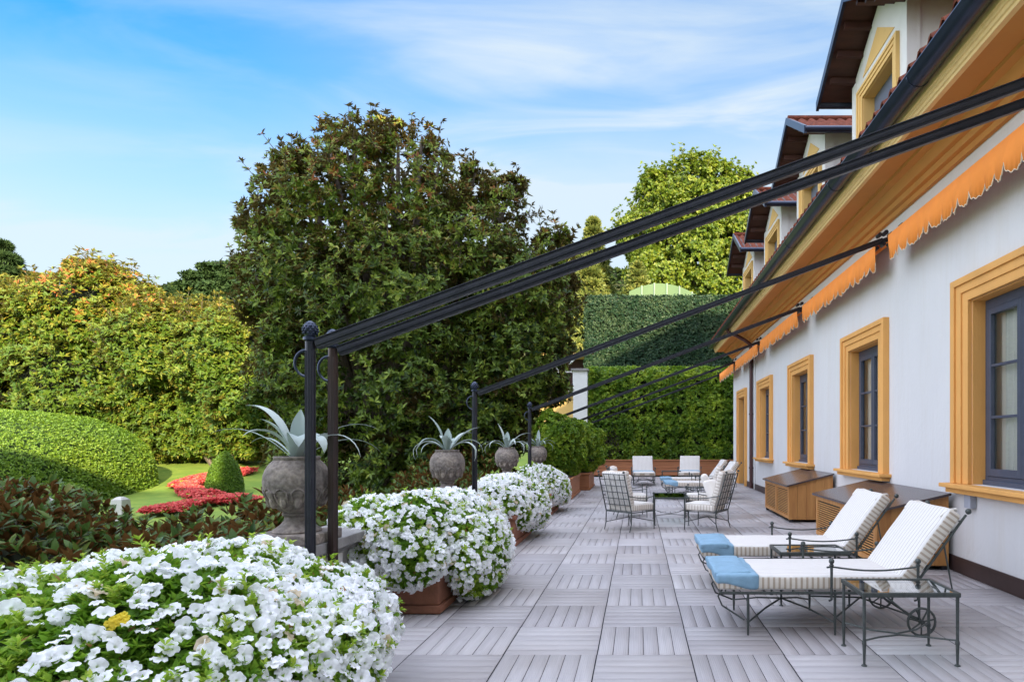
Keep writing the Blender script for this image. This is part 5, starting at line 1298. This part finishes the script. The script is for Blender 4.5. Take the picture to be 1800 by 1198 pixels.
# pale bamboo-like bush at far left edge
b3 = [ml(20, 545, 42, 2.2, 2, 1.6), ml(-40, 560, 42, 3, 2, 2), ml(50, 570, 42, 2, 2, 2)]
tree('pale_shrub', 'pale yellow shrub top behind the tall sunlit shrub at the left edge', 'shrub', b3, 2600, 6, 0.34, 0.07, M['lime'], (-44, 42, 0), [b3[0][:3]], 0.15, depth=0.4)
# conifer at left edge, cedar on the hill foot
def conifer(label, px, py, Y, h, r, m, n=3500, L=0.7, W=0.16, flat=False, name='conifer_tree', group=None, body=0.0):
    top = at(px, py, Y); base = (top.x, Y, 0); root = empty(name, base, 0, label, 'tree', group)
    MB().tube([base, (top.x, Y, top.z)], [r*0.09, 0.03], 8).build('trunk', M['bark'], root, smooth=True)
    z = RNG.uniform(0.0, 1.0, n)**1.1; nl = 14 if body == 0 else 22; lay = np.round(z*nl)/nl
    t = lay*0.8+z*0.2; a = RNG.uniform(0, 2*np.pi, n)
    R = r*(t**0.8 if not flat else np.minimum(1, 0.45+t*1.4))*(0.55+0.45*RNG.uniform(size=n)**0.5)*(1+0.25*np.sin(a*3+lay*40))
    P = np.column_stack([top.x+R*np.cos(a), Y+R*np.sin(a), top.z - t*h - 0.12*R])
    A = np.column_stack([np.cos(a), np.sin(a), np.full(n, 0.25)]); A = unit(A+0.4*rdir(n))
    V, F = rosettes(P, A, 5, L, W, spread=(0.2, 1.1)); rr = np.clip(np.repeat(RNG.uniform(size=n), 5)*0.7+RNG.uniform(size=n*5)*0.3, 0, 1)
    np_mesh('crown', V, F, m, root, rnd=rep_rnd(rr, 4))
    if body: MB().lathe([(0.05, 0), (r*body*0.5, -h*0.35), (r*body, -h*0.95), (r*body, -h*1.0)], (top.x, Y, top.z), 12).build('inner_branches', M['inner'], root)
conifer('dark blue green conifer cut by the left edge of the view', 6, 432, 62, 18, 8.5, M['pine'], 8000, 0.75, 0.14)
cedar = [ml(385, 474, 110, 3.4, 3, 0.7), ml(362, 488, 110, 2.8, 3, 0.8), ml(405, 490, 110, 3.4, 3, 0.8), ml(350, 508, 110, 2.8, 3, 1.0), ml(385, 508, 110, 3.6, 3, 1.1), ml(425, 506, 110, 3.2, 3, 1.0), ml(365, 532, 110, 4.0, 3, 1.6), ml(410, 532, 110, 4.4, 3, 1.6)]
tree('cedar_tree', 'dark flat topped cedar on the skyline before the wooded hill', 'tree', cedar, 3600, 6, 0.8, 0.34, M['pine'], (-75, 110, 0), [l[:3] for l in cedar[:3]], 0.6, depth=0.5, lump=0.2, lf=0.4, body=0.4, nk=4, kr=0.3)
# right background trees
Yc = 52
conifer('slim cypress with pointed tip beside the bright lime green tree', 1043, 393, Yc+6, 19, 3.4, M['conifer'], 5200, 0.75, 0.22, body=0.5)
conifer('shorter rounded cypress between magnolia and slim cypress', 1006, 440, Yc+2, 16, 3.6, M['conifer'], 4800, 0.7, 0.22, body=0.5)
conifer('low yellow green cypress in front of the bright lime tree trunk', 1120, 470, Yc-4, 14, 3.4, M['conifer'], 3400, 0.6, 0.2, body=0.5)
conifer('broad yellow green conifer left of the ivy wall', 1035, 462, Yc-8, 18, 4.6, M['conifer'], 4800, 0.6, 0.2, body=0.5)
lime = [ml(1215, 340, 55, 3.2, 3, 2.6), ml(1165, 365, 55, 2.6, 3, 2.6), ml(1260, 350, 55, 2.8, 3, 2.6), ml(1140, 420, 55, 2.5, 3, 3), ml(1220, 430, 54, 4, 3.4, 3.6), ml(1290, 430, 55, 3.2, 3, 4), ml(1170, 490, 54, 3.2, 3, 2.8), ml(1260, 500, 54, 4, 3, 3), ml(1320, 480, 55, 3, 3, 4), ml(1250, 305, 55, 1.6, 2, 1), ml(1150, 325, 55, 1.3, 2, 1)]
tree('lime_green_tree', 'tall bright lime green tree lit by the sun behind the ivy wall', 'tree', lime, 30000, 5, 0.30, 0.20, M['lime'], (5, 55, 0), [l[:3] for l in lime], 0.5, depth=0.35, lump=0.16, lf=0.7, thr=-0.22, seed=1.5, body=0.40, inner=0.70, nk=9, kr=0.28, thin=0.5, sprig=1.2)

# ------------------------------------------------------------------ clipped hedge mass, small box hedge, topiary cone
def superell(name, label, c, r, e, n, L, W, m, cat, mb_, ground_z, twist=0):
    root = empty(name, (c[0], c[1], ground_z), 0, label, cat)
    d = rdir(n); d[:, 2] = np.abs(d[:, 2])*1.0 - 0.0
    q = (np.abs(d[:, 0])**e + np.abs(d[:, 1])**e + np.abs(d[:, 2])**e)**(1/e); d = d/q[:, None]
    P = np.array(c) + d*np.array(r); A = unit(np.sign(d)*np.abs(d)**(e-1)/np.array(r)); P += A*(0.05*wob(P, 1.1)[:, None] + RNG.uniform(-0.06, 0.05, (n, 1)))
    A = unit(A + 0.3*np.array([0, 0, 1]) + 0.55*rdir(n)); V, F = rosettes(P, A, 4, L, W)
    rr = np.repeat(RNG.uniform(size=n)*0.5+0.2*(wob(P, 0.9)+1), 4)+RNG.uniform(size=n*4)*0.25
    np_mesh('foliage', V, F, m, root, rnd=rep_rnd(np.clip(rr, 0, 1), 4))
    mb = MB(); nu, nv = 40, 14; vs = []
    for j in range(nv+1):
        for k in range(nu):
            a = 2*math.pi*k/nu; el = math.pi/2*j/nv; dd = np.array([math.cos(a)*math.cos(el), math.sin(a)*math.cos(el), math.sin(el)])
            qq = (abs(dd)**e).sum()**(1/e); p = np.array(c)+dd/qq*np.array(r)*0.965; vs.append(tuple(p))
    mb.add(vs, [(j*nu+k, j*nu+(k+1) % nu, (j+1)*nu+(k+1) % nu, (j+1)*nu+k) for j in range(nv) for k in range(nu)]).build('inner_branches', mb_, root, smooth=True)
superell('clipped_hedge', 'large rounded clipped hedge with sunlit top at the left', (-25.9, 23.2, -0.9), (6.4, 4.2, 3.45), 3.4, 52000, 0.085, 0.04, M['clipped'], 'hedge', M['inner_green'], -0.8)
superell('box_hedge', 'small low clipped hedge block in front of the large rounded hedge', (-16.2, 17.4, -1.0), (0.62, 0.8, 1.15), 4.0, 2500, 0.07, 0.035, M['clipped'], 'hedge', M['inner_green'], -1)
tp = at(395, 868, 24.0)
root = empty('topiary_cone', (tp.x, 24, gz(0, 24)), 0, 'small clipped cone topiary standing in the red flower bed', 'topiary')
prof = lambda t: 0.60*(1-t**2.4)**0.75
n = 5000; t = RNG.uniform(size=n)**1.2; a = RNG.uniform(0, 2*np.pi, n); R = 0.60*(1-t**2.4)**0.75
P = np.column_stack([tp.x+R*np.cos(a), 24+R*np.sin(a), gz(0, 24)+1.6*t]); A = unit(np.column_stack([np.cos(a), np.sin(a), 0.5+t])+0.4*rdir(n))
V, F = rosettes(P, A, 4, 0.075, 0.035); np_mesh('foliage', V, F, M['clipped'], root, rnd=rep_rnd(np.clip(RNG.uniform(size=n*4)*0.7, 0, 1), 4))
MB().lathe([(max(0.01, prof(k/12)*0.95), 1.6*k/12) for k in range(13)], (tp.x, 24, gz(0, 24)), 16).build('inner_branches', M['inner_green'], root)

# red flower beds
def red_bed(label, pts, width):
    """ribbon of low red flowers along a path of ground points"""
    n = 5200; seg = RNG.uniform(0, len(pts)-1.001, n); i = seg.astype(int); f = (seg-i)[:, None]; pa = np.array(pts)
    C = pa[i]*(1-f)+pa[i+1]*f; ww = width*(0.75+0.25*np.sin(seg*3))
    ang = RNG.uniform(0, 2*np.pi, n); rr = np.sqrt(RNG.uniform(size=n))*ww
    X = C[:, 0]+rr*np.cos(ang); Y = C[:, 1]+rr*np.sin(ang)
    Z = np.array([gz(0, y) for y in Y]) + 0.22*(1-(rr/width)**3*0.6)+RNG.uniform(-0.03, 0.04, n)
    A = unit(np.tile([0.0, -0.35, 1.0], (n, 1))+0.5*rdir(n)); P = np.column_stack([X, Y, Z])
    V, F = rosettes(P, A, 6, 0.10, 0.07, spread=(0.8, 1.5)); r = np.repeat(RNG.uniform(size=n), 6)*0.7+RNG.uniform(size=n*6)*0.3
    mi = np.repeat((RNG.uniform(size=n) < 0.05).astype(int), 12)
    o = np_mesh('red_flower_bed', V, F, [M['petal_red'], M['hedge']], rnd=rep_rnd(r, 4), mi=mi); tag(o, label, 'flower bed', kind='stuff')
def gp(px, py):
    Y = 20.0
    for _ in range(60): Y = 0.6*Y + 0.4*(EYE-gz(0, Y)-0.15)*FOC/(py-CY)
    return ((px-CX)/FOC*Y, Y)
red_bed('curving bed of red flowers on the lawn behind the clipped cone', [gp(432, 827), gp(395, 832), gp(350, 840), gp(325, 850), gp(330, 860), gp(365, 869)], 0.65)
red_bed('bed of red flowers on the lawn in front of the clipped cone', [gp(275, 897), gp(320, 889), gp(365, 881), gp(410, 874), gp(440, 880)], 0.62)

# stone obelisk bollards
for i, (px, pyt, lab) in enumerate([(212, 879, 'tapered stone bollard at the edge of the lawn, right of the pair'), (81, 881, 'tapered stone bollard half hidden by leaves, left of the pair')]):
    t_ = at(px, pyt-5, 14.5); r = empty('stone_bollard', (t_.x, 14.5, -1), 0, lab, 'bollard', 'stone bollards beside the lawn')
    def fr(a, b, z0, z1): return [(t_.x-a, 14.5-a, z0), (t_.x+a, 14.5-a, z0), (t_.x+a, 14.5+a, z0), (t_.x-a, 14.5+a, z0), (t_.x-b, 14.5-b, z1), (t_.x+b, 14.5-b, z1), (t_.x+b, 14.5+b, z1), (t_.x-b, 14.5+b, z1)]
    FS = [(0,3,2,1),(4,5,6,7),(0,1,5,4),(1,2,6,5),(2,3,7,6),(3,0,4,7)]
    MB().add(fr(0.20, 0.125, -1, t_.z-0.05), FS).build('shaft', M['stone'], r, bevel=0.01); MB().add(fr(0.125, 0.05, t_.z-0.049, t_.z+0.02), FS).build('cap', M['stone'], r, bevel=0.008)

# ------------------------------------------------------------------ foreground magnolia hedge with brown undersides
def fore(label, lobes, n, L, W, seed):
    root = empty('magnolia_hedge', lobes[0][:3], 0, label, 'hedge')
    P, A = crown_pts(lobes, n, depth=0.5, lump=0.10, lf=1.6, seed=seed)
    A = unit(A*0.5 + np.array([0, 0, 1.0]) + 0.5*rdir(n)); V, F = rosettes(P, A, 6, L, W, spread=(0.1, 0.95), big=True)
    r = np.clip(np.repeat(RNG.uniform(size=n)*0.5, 6)+RNG.uniform(size=n*6)*0.5, 0, 1)
    np_mesh('foliage', V, F, M['magnolia_fore'], root, rnd=rep_rnd(r, 15), smooth=True); inner_body('inner_branches', lobes, 0.55, root, M['inner'])
    return root
fore('low magnolia hedge with large brown backed leaves along the outside of the parapet', [(-5.0, 6.0, -0.25, 1.6, 1.6, 0.66), (-6.3, 6.1, 0.0, 1.0, 1.3, 0.85), (-4.1, 7.2, -0.15, 1.4, 1.5, 0.86), (-5.8, 8.0, -0.42, 2.0, 1.6, 0.66), (-3.6, 5.2, -0.15, 0.9, 1.3, 0.75), (-7.6, 7.4, 0.0, 1.2, 1.6, 0.80)], 5200, 0.16, 0.058, 1.0)
fore('reddish magnolia shrubs growing at the foot of the big magnolia', [(-5.0, 10.0, -0.3, 1.5, 1.6, 0.85), (-5.9, 11.4, -0.6, 1.5, 1.7, 0.8), (-3.9, 12.6, -0.1, 1.2, 1.8, 1.1), (-4.2, 15.5, 0, 1.5, 2, 1.2)], 3600, 0.15, 0.05, 4.0)
